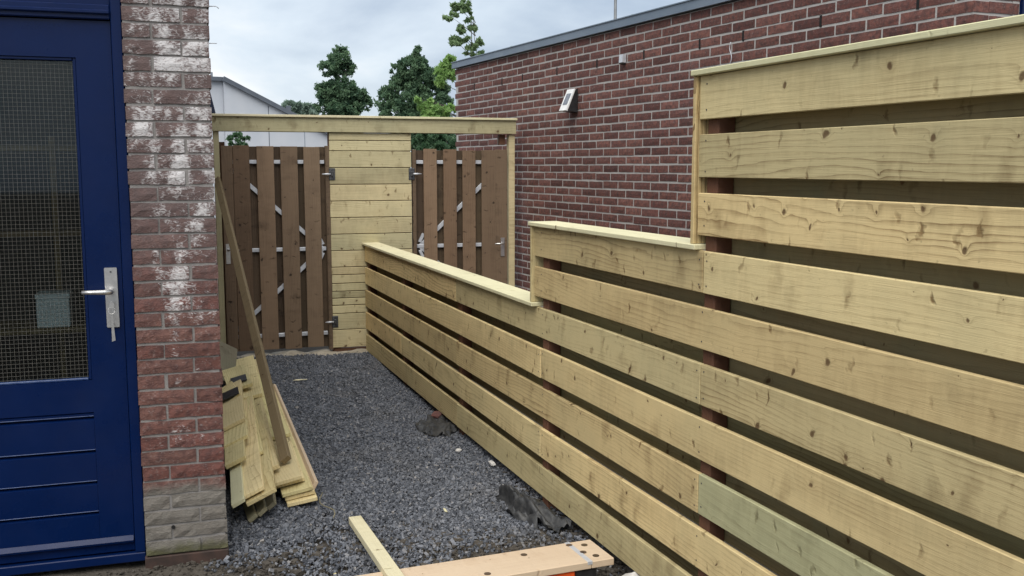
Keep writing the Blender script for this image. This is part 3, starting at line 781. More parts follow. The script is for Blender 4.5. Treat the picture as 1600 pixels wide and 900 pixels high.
for xs_ in (6.06, 5.37, 4.915, 4.24, 3.567, 2.898, 2.216, 1.774, 1.10, 0.427):
    off = 0.0 if krow % 2 == 0 else -BP/2
    j = round((xs_ - off)/BP); xj = off + j*BP - 0.006
    p = uw*xj + vw*(-0.0005)
    shed_prism('vent_slot', [(xj-0.008, 0.0014), (xj+0.008, 0.0014), (xj+0.008, -0.02), (xj-0.008, -0.02)], zs_-0.031, zs_+0.031, 'black')  # black strip paints the darkness of the open joint
# solar wall light (wedge) and small sensor box on the shed wall
def on_wall(a, z): return SH0 + uw*a + vw*0.0 + np.array((0, 0, z))
lm = frame(on_wall(3.86, 2.03), -uw, (0, 0, 1)); lm = Matrix.Translation(Vector(on_wall(3.86, 2.03))) @ Matrix.Rotation(math.atan2(-uw[1], -uw[0]), 4, 'Z')
# local: x towards the camera along the wall, y into the wall... so outward is -y
lamp = thing('wall_light', 'small wedge shaped solar wall light with white front on the brick shed', 'wall light')
lamp.matrix_basis = lm
prism('casing', lamp, [(-0.004, 0.0), (-0.098, 0.012), (-0.026, 0.178), (-0.004, 0.186)], -0.062, 0.062, 'black_plastic', 'x')
prism('front_plate', lamp, [(-0.0985, 0.008), (-0.108, 0.016), (-0.034, 0.186), (-0.0262, 0.1805)], -0.064, 0.064, 'white_plastic', 'x')
prism('solar_panel', lamp, [(-0.0885, 0.062), (-0.0915, 0.062), (-0.0525, 0.151), (-0.0495, 0.151)], -0.036, 0.036, 'solar', 'x')
sensor = thing('sensor_box', 'tiny grey box high on the brick shed wall under the trim', 'sensor')
sensor.matrix_basis = Matrix.Translation(Vector(on_wall(3.085, 2.34))) @ Matrix.Rotation(math.atan2(-uw[1], -uw[0]), 4, 'Z')
prism('housing', sensor, [(-0.002, 0.012), (-0.034, 0.014), (-0.030, 0.072), (-0.002, 0.078)], -0.026, 0.026, 'galv', 'x')
prism('lens', sensor, [(-0.004, 0.0), (-0.030, 0.004), (-0.034, 0.0135), (-0.004, 0.0115)], -0.022, 0.022, 'black_plastic', 'x')
cable = tube('cable', None, [on_wall(1.80+0.012*math.sin(i*0.9), 2.36-0.018*i) + vw*0.008 for i in range(12)], 0.0028, 'galv', 6)
tag(cable, 'thin pale cable hanging down the shed bricks above the tall fence', 'cable')

# ------------------------------------------------------------------ stepped slat fence
fence = thing('slat_fence', 'stepped horizontal board fence of new pale timber along the path', 'fence', (1.84, 2.9, 0.0))
FO = Vector((1.84, 2.9, 0.0))
def fx(y): return 1.80 + max(0.0, y-4.2)*0.0162
def fp(y, z, d=0.0): return Vector((fx(y)+d, y, z)) - FO
PITCH, BW, BT = 0.1938, 0.1425, 0.019
ZT = [1.898 - PITCH*i for i in range(10)]
Y_END, Y_LOW, Y_HI, Y_NEAR = 8.452, 4.425, 2.950, 0.05
J = [0.05, 1.45, 2.905, 4.335, 5.73, 7.17, Y_END]
splits = {0: [Y_NEAR, 1.45, Y_HI], 1: [Y_NEAR, 1.45, Y_HI], 2: [Y_NEAR, 1.45, Y_HI], 3: [Y_NEAR, 2.905, Y_LOW], 4: [Y_NEAR, 1.45, Y_LOW], 5: [Y_NEAR, 1.45, 2.905, 5.73, Y_END], 6: [Y_NEAR, 1.45, 4.335, Y_END], 7: [Y_NEAR, 2.905, 5.73, Y_END], 8: [Y_NEAR, 1.45, 4.335, 7.17, Y_END], 9: [Y_NEAR, 2.905, 5.73, Y_END]}
screw_me = mesh('screw', *tube_mesh([(0, 0, -0.001), (0, 0, 0.0006)], 0.0032, 8)); screw_me.materials.append(M['dark_steel'])
for r_, ys in splits.items():
    zc = ZT[r_] - BW/2
    for a, b_ in zip(ys[:-1], ys[1:]):
        mat = 'pine'
        if r_ == 7 and a == Y_NEAR: mat = 'pine_green'
        dz = random.gauss(0, 0.0012); dx = abs(random.gauss(0, 0.0008))
        # direction from far to near, so that width up gives the face towards the path
        p0, p1 = fp(b_-0.0022, zc+dz, BT/2-dx), fp(a+0.0022, zc+dz, BT/2-dx)
        bo = board('board', fence, p0, p1, (0, 0, 1), BW, BT, mat, 0.002, 0.004)
        zax = bo.matrix_basis.to_3x3() @ Vector((0, 0, 1))
        L = (p1-p0).length
        sgn = 1 if zax.x < 0 else -1
        for jy in J:
            for ye in ((jy-0.022, jy+0.022) if any(abs(jy-s) < 0.01 for s in ys) else (jy,)):
                if a+0.01 < ye < b_-0.01 and 1.2 < ye < 4.6:
                    for zz in (-0.045, 0.045):
                        xl = ((b_-ye) - (b_-a)/2)
                        m = bo.matrix_basis @ Matrix.Translation((xl, zz+random.gauss(0, 0.004), sgn*(BT/2+0.0003)))
                        s_ = bpy.data.objects.new('screw', screw_me); col.objects.link(s_); s_.parent = bo; s_.matrix_basis = bo.matrix_basis.inverted() @ m
# boards on the neighbour's side close the gaps
def top_at(y): return 0 if y < Y_HI else (3 if y < Y_LOW else 5)
for i in range(0, 10):
    zc = ZT[i] - BW - (PITCH-BW)/2
    ymax = Y_HI-0.004 if i < 3 else (Y_LOW-0.004 if i < 5 else Y_END)
    ys = [Y_NEAR] + [y for y in ((1.45, 4.335, 7.17) if i % 2 else (2.905, 5.73)) if y < ymax-0.3] + [ymax]
    for a, b_ in zip(ys[:-1], ys[1:]):
        if zc < 0.05: zc = 0.075
        board('back_board', fence, fp(b_-0.002, zc, 0.0965), fp(a+0.002, zc, 0.0965), (0, 0, 1), BW, BT, 'pine_shaded', 0.002, 0.003)
for jy in (0.15, 1.45, 2.895, 4.325, 5.72, 7.16, 8.40):
    top = ZT[top_at(jy)] - 0.004
    p = fp(jy, 0, 0.053)
    box('post', fence, (p.x-0.0325, p.y-0.0325, -0.5), (p.x+0.0325, p.y+0.0325, top), 'post', 0.003)
def cap(y0, y1, z, mat='pine_cap'):
    return board('cap_board', fence, fp(y1, z, 0.0525), fp(y0, z, 0.0525), (1, 0, 0), 0.150, 0.019, mat, 0.0025, 0.0)
cap(Y_NEAR, Y_HI+0.026, ZT[0]+0.0115)
cap(Y_HI-0.022, Y_LOW+0.028, ZT[3]+0.0115)
cap(Y_LOW-0.022, 5.95, ZT[5]+0.0115)
cap(5.952, Y_END, ZT[5]+0.0115)
for y, lo, hi in ((Y_HI+0.0115, ZT[3]+0.0215, ZT[0]+0.0015), (Y_LOW+0.0115, ZT[5]+0.0215, ZT[3]+0.0015)):
    p = fp(y, 0, 0.0525)
    board('end_board', fence, (p.x, p.y, lo), (p.x, p.y, hi), (1, 0, 0), 0.132, 0.019, 'pine', 0.002)

# ------------------------------------------------------------------ gate portal (posts, beam, middle panel)
GRZ = R(-3)
portal = thing('gate_portal', 'pale timber gateway with top beam and boarded middle panel at the path end', 'gateway', (1.0, 8.50, 0.0), GRZ)
box('post', portal, (-0.346, 0.001, -0.3), (-0.300, 0.070, 1.887), 'pine_panel', 0.003)
box('post', portal, (2.176, 0.001, -0.3), (2.232, 0.070, 1.881), 'pine_panel', 0.003)
box('post', portal, (0.585, 0.021, -0.3), (0.655, 0.090, 1.884), 'post', 0.003)
box('post', portal, (1.224, 0.021, -0.3), (1.286, 0.090, 1.884), 'post', 0.003)
box('dark_gap_strip', portal, (-0.302, 0.0715, -0.05), (-0.255, 0.090, 1.80), 'post', 0.002)  # added dark strip, hides the bright sliver between post and gate
box('inner_post', portal, (2.095, 0.03, 1.79), (2.150, 0.09, 1.88), 'post', 0.003)
board('beam', portal, (-0.352, -0.012, 1.944), (2.236, -0.012, 1.944), (0, 0, 1), 0.118, 0.021, 'pine_panel', 0.002)
board('back_beam', portal, (-0.346, 0.082, 1.944), (2.232, 0.082, 1.944), (0, 0, 1), 0.118, 0.021, 'pine_shaded', 0.002)
board('cap_board', portal, (-0.352, 0.030, 2.014), (1.02, 0.030, 2.014), (0, 1, 0), 0.145, 0.019, 'pine_cap', 0.002)
board('cap_board', portal, (1.022, 0.030, 2.0135), (2.242, 0.030, 2.0135), (0, 1, 0), 0.145, 0.019, 'pine_cap', 0.002)
zt = 1.884; hs = [0.066, 0.088, 0.141, 0.141, 0.140, 0.141, 0.141, 0.141, 0.141, 0.066, 0.074, 0.068, 0.060, 0.062, 0.070, 0.141, 0.136]
for i, h_ in enumerate(hs):
    if i == len(hs)-1: h_ = zt-0.045
    board('panel_board', portal, (0.588+random.gauss(0, 0.0012), 0.009, zt-h_/2), (1.290+random.gauss(0, 0.0012), 0.009, zt-h_/2), (0, 0, 1), h_-0.0055, 0.018, 'pine_panel', 0.003, 0.002)
    zt -= h_
box('dark_gap_backing', portal, (0.60, 0.0195, 0.06), (1.278, 0.0208, 1.88), 'post', 0.0003)  # added dark sheet, paints the dark gap lines between the panel boards
box('bottom_rail', portal, (0.60, 0.012, 0.0), (1.28, 0.06, 0.038), 'post', 0.003)

# ------------------------------------------------------------------ the two brown gates
def gate(label, x0, x1, ztop, hinge_right, group):
    g = thing('wooden_gate', label, 'gate', (1.0, 8.50, 0.0), GRZ, group)
    z0 = 0.052
    wdt = x1-x0
    # boards in front of and behind a light steel frame
    if hinge_right: front = [x0+0.092 + i*0.190 for i in range(4)]; first = x0
    else: front = [x0+0.040 + i*0.195 for i in range(3)] + [x1-0.240]; first = None
    fw = 0.135
    fr = []
    for i, xa in enumerate(front):
        wv = fw+random.gauss(0, 0.003)
        if not hinge_right: wv = (0.118, 0.118, 0.118, 0.14)[i]; xa = x0 + (0.065, 0.243, 0.415, 0.590)[i]
        fr.append((xa, xa+wv))
    if hinge_right: fr = [(x0, x0+0.089)] + fr
    else: fr.append((x1-0.112, x1))
    for i, (xa, xb) in enumerate(fr):
        wv = xb-xa
        board('board', g, ((xa+xb)/2, 0.012, z0+random.uniform(0, 0.012)), ((xa+xb)/2, 0.012, ztop+random.gauss(0, 0.004)), (1, 0, 0), wv, 0.018, 'stain', 0.002, 0.004)
    gaps = []
    xs = sorted(fr)
    for (a, b_), (c, d) in zip(xs[:-1], xs[1:]):
        if c-b_ > 0.0005: gaps.append((b_, c))
    if hinge_right: gaps.append((xs[-1][1], x1))
    else: gaps.insert(0, (x0, xs[0][0]))
    for a, b_ in gaps:
        lo, hi = a-0.03, b_+0.03
        lo, hi = max(lo, x0-0.014), min(hi, x1+0.014)
        board('back_board', g, ((lo+hi)/2, 0.062, z0+0.004), ((lo+hi)/2, 0.062, ztop-0.004), (1, 0, 0), hi-lo, 0.018, 'stain_shaded', 0.002, 0.003)
    for z in (1.637, 0.905, 0.178):
        box('rail', g, (x0+0.004, 0.023, z-0.016), (x1-0.004, 0.051, z+0.016), 'galv', 0.003)
    # braces meet at the hinge side half way up
    hx, ox = (x1-0.03, x0+0.05) if hinge_right else (x0+0.03, x1-0.05)
    for z_a, z_b in ((0.905, 1.60), (0.905, 0.21)):
        board('brace', g, (hx, 0.037, z_a), (ox, 0.037, z_b), (0, 0, 1), 0.034, 0.022, 'galv', 0.002)
    sgn = -1 if hinge_right else 1
    for zs in (-1, 1):
        board('gusset', g, (hx+sgn*0.035, 0.036, 0.905+zs*0.11), (hx-sgn*0.002, 0.036, 0.905+zs*0.035), (sgn*1, 0, zs*0.6), 0.026, 0.027, 'galv', 0.002)
    # stile on the hinge side
    if hinge_right: box('stile', g, (x1+0.001, 0.002, z0-0.02), (x1+0.037, 0.05, ztop+0.004), 'stain', 0.003)
    else: box('stile', g, (x0-0.034, 0.002, z0-0.02), (x0-0.002, 0.05, ztop+0.002), 'stain', 0.003)
    # hinges: strap, pin and dark plate screwed on the panel
    hs_ = x1+0.055 if hinge_right else x0-0.043
    for z in (1.535, 0.275):
        sx = 1 if hinge_right else -1
        hp = box('hinge_plate', g, (hs_-0.026, -0.006, z-0.050), (hs_+0.026, -0.0008, z+0.050), 'dark_steel', 0.002)
        box('knuckle', hp, (hs_-0.009, -0.020, z-0.022), (hs_+0.009, -0.0065, z+0.022), 'dark_steel', 0.004)
        tube('pin', hp, [(hs_-sx*0.085, -0.014, z), (hs_-sx*0.045, -0.016, z), (hs_-sx*0.012, -0.016, z)], [0.004, 0.009, 0.007], 'galv', 8)
    # lock plate and lever
    lx = (x0+0.075) if hinge_right else (x1-0.045)
    dirx = 1 if hinge_right else -1
    if hinge_right: lx = x0+0.030
    pl = prism('lock_plate', g, [(lx-0.017, 0.80), (lx+0.017, 0.80), (lx+0.017, 0.965), (lx-0.017, 0.965)], -0.004, 0.0015, 'alu', 'y')
    tube('handle', pl, [(lx, -0.004, 0.915), (lx, -0.045, 0.915), (lx+dirx*0.02, -0.050, 0.915), (lx+dirx*0.085, -0.048, 0.914)], 0.0075, 'alu', 8)
    return g
gate('brown stained slatted gate left of the middle panel, behind the leaning batten', -0.288, 0.552, 1.768, True, 'brown gates at the path end')
gate('brown stained slatted gate right of the middle panel, beside the brick shed', 1.334, 2.160, 1.742, False, 'brown gates at the path end')
# pale sand washed up under the gates
def sand():
    V, F = [], []
    nx, ny = 90, 8
    for j in range(ny):
        for i in range(nx):
            x = 0.68 + 2.5*i/(nx-1); y = 8.36 + 0.30*j/(ny-1) - 0.052*(x-1.0)
            t = j/(ny-1)
            z = -0.02 + 0.062*math.sin(math.pi*min(t*0.9, 1))*(0.75+0.5*mnoise.noise(Vector((x*7, y*7, 2)))) + 0.008*mnoise.noise(Vector((x*33, y*33, 5)))
            V.append((x, y, z))
    for j in range(ny-1):
        for i in range(nx-1): F.append((j*nx+i, j*nx+i+1, (j+1)*nx+i+1, (j+1)*nx+i))
    o = link(bpy.data.objects.new('sand_strip', np_mesh('sand_strip', V, F, smooth=True)), None, None, 'sand')
    o['kind'] = 'structure'
sand()

# ------------------------------------------------------------------ offcut pile along the house
def plank(name, label, cat, c0, c1, roll, W, T, mat, group='offcut boards piled against the house'):
    """free board: near end centre c0, far end centre c1, roll raises the right edge"""
    c0, c1 = Vector(c0), Vector(c1)
    x = (c1-c0).normalized()
    side = Vector((math.cos(roll), 0, math.sin(roll)))
    me = with_mat(cbox((c1-c0).length, W, T, 0.002, label[:12]), mat)
    o = bpy.data.objects.new(name, me)
    link(o, None, frame((c0+c1)/2, x, side))
    return tag(o, label, cat, group)
PD = Vector((0.052, 1, 0))
def along(x, y, z, L, yaw=0.0, rise=0.0):
    d = Vector((0.052+yaw, 1, rise)).normalized()
    return (x, y, z), tuple(Vector((x, y, z)) + d*L)
def add_plank(label, x, y, z, L, roll, W, mat, yaw=0.0, rise=0.0, T=0.019, name='plank'):
    a, b_ = along(x, y, z, L, yaw, rise)
    return plank(name, label, 'plank', a, b_, R(roll), W, T, mat)
# right hand stack
sl = ['lowest long board of the right stack in the offcut pile', 'second board from the bottom of the right stack in the offcut pile', 'third board from the bottom of the right stack in the offcut pile', 'fourth board from the bottom of the right stack in the offcut pile', 'topmost long board of the right stack, under the leaning batten']
for i, (lb, dx, dy) in enumerate(zip(sl, (0.030, 0.024, 0.010, -0.012, -0.030), (0.0, 0.03, 0.02, 0.10, 0.06))):
    add_plank(lb, 0.670+dx, 4.60+dy, 0.030+0.0225*i, 3.05-0.1*(i % 2), 8+i*0.9, 0.142, 'pine_pile', random.gauss(0, 0.004), 0.0)
add_plank('pinkish board on edge along the right side of the offcut pile', 0.772, 4.72, 0.050, 2.3, 62, 0.075, 'pink_wood', -0.005, 0.0)
# left hand boards slope down towards the wall
add_plank('wide pale board at the front of the pile, its end over the dark gap', 0.492, 4.42, 0.135, 2.05, 25, 0.142, 'pine_pile', 0.030, 0.010)
add_plank('pale board next to the house pier, second of the sloping pair', 0.452, 4.44, 0.149, 1.9, 25, 0.120, 'pine_pile', 0.034, 0.012)
add_plank('narrow bright strip of wood nearest the brick pier', 0.388, 4.38, 0.133, 1.25, 27, 0.060, 'pine_cap', 0.028, 0.012)
add_plank('long narrow board between the sloping boards and the right stack', 0.585, 4.78, 0.150, 1.75, 20, 0.075, 'pine_pile', 0.012, 0.012, 0.022)
add_plank('short offcut lowest in the staggered row beside the pier', 0.425, 4.86, 0.178, 0.42, 25, 0.105, 'pine_pile', 0.03, 0.010, 0.022)
add_plank('short offcut in the middle of the staggered row beside the pier', 0.455, 5.16, 0.196, 0.50, 25, 0.135, 'pine_pile', 0.04, 0.014, 0.022)
add_plank('short offcut highest in the staggered row beside the pier', 0.470, 5.42, 0.222, 0.95, 24, 0.130, 'pine_pile', 0.03, 0.016, 0.022)
add_plank('greyish offcut end tilted up at the back of the pile', 0.545, 6.95, 0.14, 0.55, -30, 0.150, 'pine_grey', 0.10, 0.30, 0.022)
add_plank('broad pale offcut with a black square at the back of the pile', 0.600, 6.32, 0.225, 0.55, 14, 0.150, 'pine_pile', -0.05, 0.03, 0.022)
add_plank('short pale board under the offcut with the black square', 0.640, 6.18, 0.190, 1.3, 12, 0.150, 'pine_pile', 0.02, 0.0, 0.022)
add_plank('pale board lying skewed on top of the right stack behind the batten', 0.700, 5.35, 0.150, 1.9, 9, 0.120, 'pine_pile', -0.035, 0.0, 0.020)
add_plank('narrow lath lying beside the long narrow board in the pile', 0.552, 4.98, 0.176, 1.35, 22, 0.040, 'pine_pile', 0.020, 0.010, 0.018)
add_plank('short offcut block tipped against the pier behind the staggered row', 0.520, 5.95, 0.235, 0.30, 34, 0.110, 'pine_pile', -0.12, 0.05, 0.024)
# packing sticks below the sloping boards
for i, (lb, x, yw) in enumerate((('thin dark packing stick lowest in the gap under the sloping boards', 0.455, 0.05), ('thin packing stick in the middle of the gap under the sloping boards', 0.500, 0.10), ('thin packing stick beside the right stack under the sloping boards', 0.545, 0.14))):
    add_plank(lb, x, 4.44+0.03*i, 0.035+0.014*i, 1.5, 40, 0.045, 'pine_grey', yw-0.10, 0.004, 0.020, 'stick')
for lb, x, y, z, roll in (('black square tile lying on the pale offcut at the back', 0.600, 6.46, 0.252, 14), ('black square tile beside the pier, lower left of the other', 0.510, 6.02, 0.262, 22)):
    o = bpy.data.objects.new('black_tile', with_mat(cbox(0.15, 0.10, 0.008, 0.001, 'tile'), 'black_plastic'))
    d = Vector((0.05, 1, 0.03))
    link(o, None, frame((x, y, z), d, (math.cos(R(roll)), 0, math.sin(R(roll))))); tag(o, lb, 'tile', 'black tiles on the pile')
# leaning batten
o = bpy.data.objects.new('leaning_batten', with_mat(cbox(3.80, 0.050, 0.030, 0.002, 'lean'), 'stick'))
a, b_ = Vector((0.665, 4.86, 0.160)), Vector((0.668, 8.43, 1.50))
link(o, None, frame((a+b_)/2, b_-a, (0.45, -0.88, 0.1))); tag(o, 'long old batten leaning from the pile up to the gate post', 'batten')

# ------------------------------------------------------------------ foreground timber
sp_ = thing('scaffold_plank', 'pinkish scaffold plank with dark bolt holes lying across the foreground', 'plank', (1.17, 3.40, 0.0), R(1.2))
PZ = 0.105
box('plank_body', sp_, (-1.6, -0.104, PZ-0.030), (0.415, 0.104, PZ), 'pink_wood', 0.003)
box('plank_end', sp_, (0.4165, -0.104, PZ-0.030), (0.512, 0.104, PZ-0.0005), 'pink_wood', 0.003)
box('end_strap', sp_, (0.398, -0.1055, PZ-0.012), (0.4185, 0.1055, PZ+0.0012), 'galv', 0.0006)
for hx_, hy_ in ((0.462, 0.055), (0.455, -0.060), (0.405, 0.075), (0.425, -0.01), (0.20, 0.052), (0.005, -0.065), (-0.35, 0.05), (-0.6, -0.06)):
    ring = [(0.013*math.cos(t)+hx_, 0.013*math.sin(t)+hy_) for t in np.linspace(0, 2*math.pi, 15)[:-1]]
    prism('bolt_hole_disc', sp_, ring, PZ-0.004, PZ+0.0016, 'stain_shaded', 'z')  # raised dark disc paints the shade inside the bolt hole
o = bpy.data.objects.new('batten', with_mat(cbox(1.35, 0.056, 0.032, 0.002, 'bat'), 'pine_cap'))
a, b_ = Vector((0.880, 4.26, 0.040)), Vector((0.838, 2.92, 0.158))
a2 = Vector((0.872, 4.235, 0.046)); d = (Vector((0.838, 3.40, 0.1225)) - a2).normalized()
link(o, None, frame(a2 + d*0.675, d, (1, 0.05, 0))); tag(o, 'short pale batten resting on the pinkish scaffold plank', 'batten')
bk = thing('orange_crate', 'orange plastic block with a dark end propping up the scaffold plank', 'block', (1.47, 3.39, -0.05))
box('orange_body', bk, (-0.06, -0.075, -0.02), (0.055, 0.08, 0.122), 'orange', 0.006)
box('dark_end', bk, (0.056, -0.07, -0.02), (0.15, 0.075, 0.120), 'black_plastic', 0.006)

# black ground cloth poking out of the gravel by the fence
def cloth(label, loc, sx, sy, h, seed, rz):
    n = 34; V, F = [], []
    for j in range(n):
        for i in range(n):
            u, v = i/(n-1)*2-1, j/(n-1)*2-1
            rr = math.hypot(u, v)
            nz = mnoise.fractal(Vector((u*1.9+seed, v*1.9, seed)), 1.0, 2.0, 4)
            n2_ = mnoise.noise(Vector((u*4.2, v*1.4, seed+7)))
            rag = 1+0.18*mnoise.noise(Vector((u*3, v*3, seed+3)))
            z = h*(0.55*abs(nz) + 0.45*max(n2_, -0.3) + 0.45*(1-rr*rr))
            V.append((u*sx*rag + 0.03*nz, v*sy*rag + 0.04*n2_, max(z, -0.02)))
    for j in range(n-1):
        for i in range(n-1):
            u, v = (i+0.5)/(n-1)*2-1, (j+0.5)/(n-1)*2-1
            if math.hypot(u, v) < 1.02+0.2*mnoise.noise(Vector((u*2.5, v*2.5, seed+11))): F.append((j*n+i, j*n+i+1, (j+1)*n+i+1, (j+1)*n+i))
    o = link(bpy.data.objects.new('ground_cloth', np_mesh('ground_cloth', V, F, smooth=True)), None, Matrix.Translation(loc) @ Matrix.Rotation(rz, 4, 'Z'), 'fabric')
    return tag(o, label, 'cloth', 'ground cloth scraps by the fence')
cloth('large crumpled black ground cloth scrap at the near foot of the fence', (1.70, 4.22, -0.045), 0.090, 0.26, 0.13, 3.3, R(10))
cloth('flat crumpled black ground cloth scrap further along the fence foot', (1.74, 5.88, -0.028), 0.12, 0.23, 0.055, 8.1, R(-10))

# small rubble
def rock(name, label, cat, loc, s, mat, seed, group=None):
    bm = bmesh.new(); bmesh.ops.create_icosphere(bm, subdivisions=2, radius=1.0)
    for v in bm.verts:
        k = 1+0.35*mnoise.noise(v.co*1.3+Vector((seed, 0, 0))); v.co = Vector((v.co.x*s[0], v.co.y*s[1], v.co.z*s[2]))*k
    me = bpy.data.meshes.new(name); bm.to_mesh(me); bm.free()
    o = link(bpy.data.objects.new(name, me), None, Matrix.Translation(loc), mat); return tag(o, label, cat, group)
rock('stone', 'white chalky stone in front of the scaffold plank at the lower edge', 'stone', (1.80, 3.36, -0.03), (0.065, 0.045, 0.035), 'stone_white', 1.0)
rock('stone', 'white pebble on the gravel beside the flat black cloth', 'stone', (1.705, 5.33, -0.020), (0.018, 0.014, 0.012), 'stone_white', 2.0)
rock('stone', 'pale chip on the gravel at the fence foot near the cloth', 'stone', (1.80, 5.02, -0.02), (0.016, 0.040, 0.012), 'stone_white', 3.0)
rock('brick_chip', 'reddish brick chip lying at the fence foot above the flat cloth', 'brick', (1.82, 6.12, -0.01), (0.05, 0.035, 0.025), 'brick_wall', 4.0)
rock('splinter', 'pale wood splinter on the gravel left of the large cloth', 'splinter', (1.33, 4.37, -0.012), (0.006, 0.030, 0.004), 'pine_cap', 5.0)
rock('splinter', 'pale wood splinter on the far gravel near the left gate', 'splinter', (1.14, 7.45, 0.008), (0.055, 0.010, 0.005), 'pine_cap', 6.0)
rock('splinter', 'brown wood splinter on the soil left of the short batten', 'splinter', (0.70, 3.80, -0.01), (0.006, 0.028, 0.006), 'pine_pile', 7.0)
tw = tube('twig', None, [(0.80+0.02*math.sin(i*0.9), 4.36+0.045*i, 0.022+0.004*math.sin(i)) for i in range(9)], 0.003, 'pine_grey', 5)
tag(tw, 'thin grey twig on the gravel beside the offcut pile', 'twig')

# ------------------------------------------------------------------ background
# white house with sloping roof edge, seen over the gate
wh = thing('white_house', 'white rendered house with a sloping dark roof edge beyond the gate', 'house', (2.0, 30.0, 0.0))
prism('wall', wh, [(0.66, -0.2), (3.9, -0.2), (3.9, 2.38), (0.66, 4.02)], 0.0, 8.0, 'white_wall', 'y')
prism('side_wall', wh, [(-4.0, -0.2), (0.655, -0.2), (0.655, 4.03), (-4.0, 4.10)], 0.35, 8.0, 'white_wall', 'y')
prism('roof_edge', wh, [(0.62, 4.025), (3.98, 2.335), (4.02, 2.44), (0.66, 4.145)], -0.12, 8.1, 'roof_edge', 'y')
prism('roof_edge', wh, [(-4.05, 4.11), (0.615, 4.035), (0.655, 4.15), (-4.05, 4.22)], 0.22, 8.1, 'roof_edge', 'y')
box('wall_joint', wh, (1.87, -0.006, 0.0), (1.89, 0.01, 3.35), 'roof_edge', 0.001)
box('wall_joint', wh, (2.90, -0.006, 0.0), (2.915, 0.01, 2.82), 'coping', 0.001)
tube('vent_pipe', wh, [(0.42, 1.2, 4.0), (0.42, 1.2, 4.36)], 0.035, 'roof_edge', 8)
box('roof_vent', wh, (2.55, 1.0, 3.2), (2.68, 1.15, 3.42), 'roof_edge', 0.004)

def tree(name, label, base, trunk_top, r0, clumps, leafmat, nleaf, leaf, group=None, branches=True, seed=1, curve=0.0):
    """clumps: (x, y, z, rx, ry, rz) offsets in metres from the base"""
    g = np.random.default_rng(seed)
    t = thing(name, label, 'tree', base, 0.0, group)
    V, F = tube_mesh([(curve*math.sin(k*0.7)*0.5, 0.02*k, trunk_top*k/7) for k in range(8)], [r0*(1-0.85*k/7) for k in range(8)], 8)
    n0 = len(V); V = [Vector(v) for v in V]
    if branches:
        for c in clumps:
            zb_ = min(max(c[2]-0.9*c[5]-0.2, 0.3), trunk_top*0.96)
            tv, tf = tube_mesh([(0, 0, zb_), (c[0]*0.5, c[1]*0.5, zb_+(c[2]-zb_)*0.55), (c[0], c[1], c[2]+0.2*c[5])], [r0*0.30, r0*0.2, r0*0.06], 5)
            F += [tuple(i+len(V) for i in f) for f in tf]; V += tv
    link(bpy.data.objects.new('trunk', mesh('trunk', V, F)), t, None, 'bark')
    vol = np.array([(c[3]*c[4]*c[5])**0.75 for c in clumps]); vol /= vol.sum()
    Vs, rs = [], []
    for c, f in zip(clumps, vol):
        m = max(int(nleaf*f), 12)
        # leaves gather in twig tufts within the clump
        nt_ = max(int(m/60), 4)
        tu = g.normal(size=(nt_, 3)); tu /= np.linalg.norm(tu, axis=1)[:, None]; tu *= (g.uniform(0.15, 1.0, nt_)**0.42)[:, None]
        k = g.integers(0, nt_, m)
        P = tu[k] + g.normal(0, 0.135, (m, 3))
        P = P*np.array(c[3:6]) + np.array(c[:3])
        tr = g.uniform(0, 1, nt_)[k]
        s = leaf*np.exp(g.normal(0, 0.25, m))
        a = g.normal(size=(m, 3)); a[:, 2] -= 0.35; a /= np.linalg.norm(a, axis=1)[:, None]
        b2 = g.normal(size=(m, 3)); b2 -= a*np.sum(a*b2, 1)[:, None]; b2 /= np.linalg.norm(b2, axis=1)[:, None]
        nn = np.cross(a, b2)
        q = np.stack([P-a*s[:, None], P+b2*(0.48*s)[:, None]+nn*(0.18*s)[:, None], P+a*s[:, None], P-b2*(0.48*s)[:, None]+nn*(0.18*s)[:, None]], 1)
        Vs.append(q.reshape(-1, 3)); rs.append(np.repeat(np.clip(0.6*tr+0.4*g.uniform(0, 1, m), 0, 1), 4))
    V = np.vstack(Vs); n = len(V)//4
    b4 = (np.arange(n)*4)[:, None]
    F = np.concatenate([b4+np.array([[0, 1, 2]]), b4+np.array([[0, 2, 3]])])
    link(bpy.data.objects.new('crown', np_mesh('crown', V, F, np.concatenate(rs))), t, None, leafmat)
    return t
def px_clumps(base, Yd, lst, flat=0.85):
    """clump list measured as (pixel x, pixel y, radius in px) at the tree's own distance, turned into metres"""
    res = []
    cp, sp2, cy, sy = math.cos(CAM_PITCH), math.sin(CAM_PITCH), math.cos(CAM_YAW), math.sin(CAM_YAW)
    for i, (px, py, rx, rz_) in enumerate(lst):
        a, u = (px-800)/CAM_F, (450-py)/CAM_F
        fy, z = cp + u*sp2, -sp2 + u*cp
        X, Yv = a*cy + fy*sy, -a*sy + fy*cy
        k = Yd/Yv
        s = k*1.0/CAM_F
        dy = random.uniform(-0.35, 0.35)*rx*s*1.3
        res.append((X*k-base[0], dy, CAM_H+z*k-base[2], rx*s, 0.9*rx*s, rz_*s))
    return res
B = (6.75, 33.0, 0)
tree('garden_tree', 'dark green tree with a narrow waist, left of the two above the gate', B, 4.9, 0.09, px_clumps(B, 33.0, [(529, 88, 17, 14), (515, 106, 15, 13), (542, 104, 13, 15), (526, 100, 12, 16), (524, 124, 7, 9), (512, 142, 19, 16), (537, 140, 20, 18), (556, 146, 16, 15), (573, 160, 10, 14), (504, 165, 13, 14), (530, 170, 22, 16), (552, 172, 18, 14), (520, 195, 20, 20), (545, 200, 24, 22), (512, 220, 10, 20)]), 'leaf_dark', 34000, 0.050, 'dark trees above the gate', seed=4)
B = (8.7, 31.0, 0)
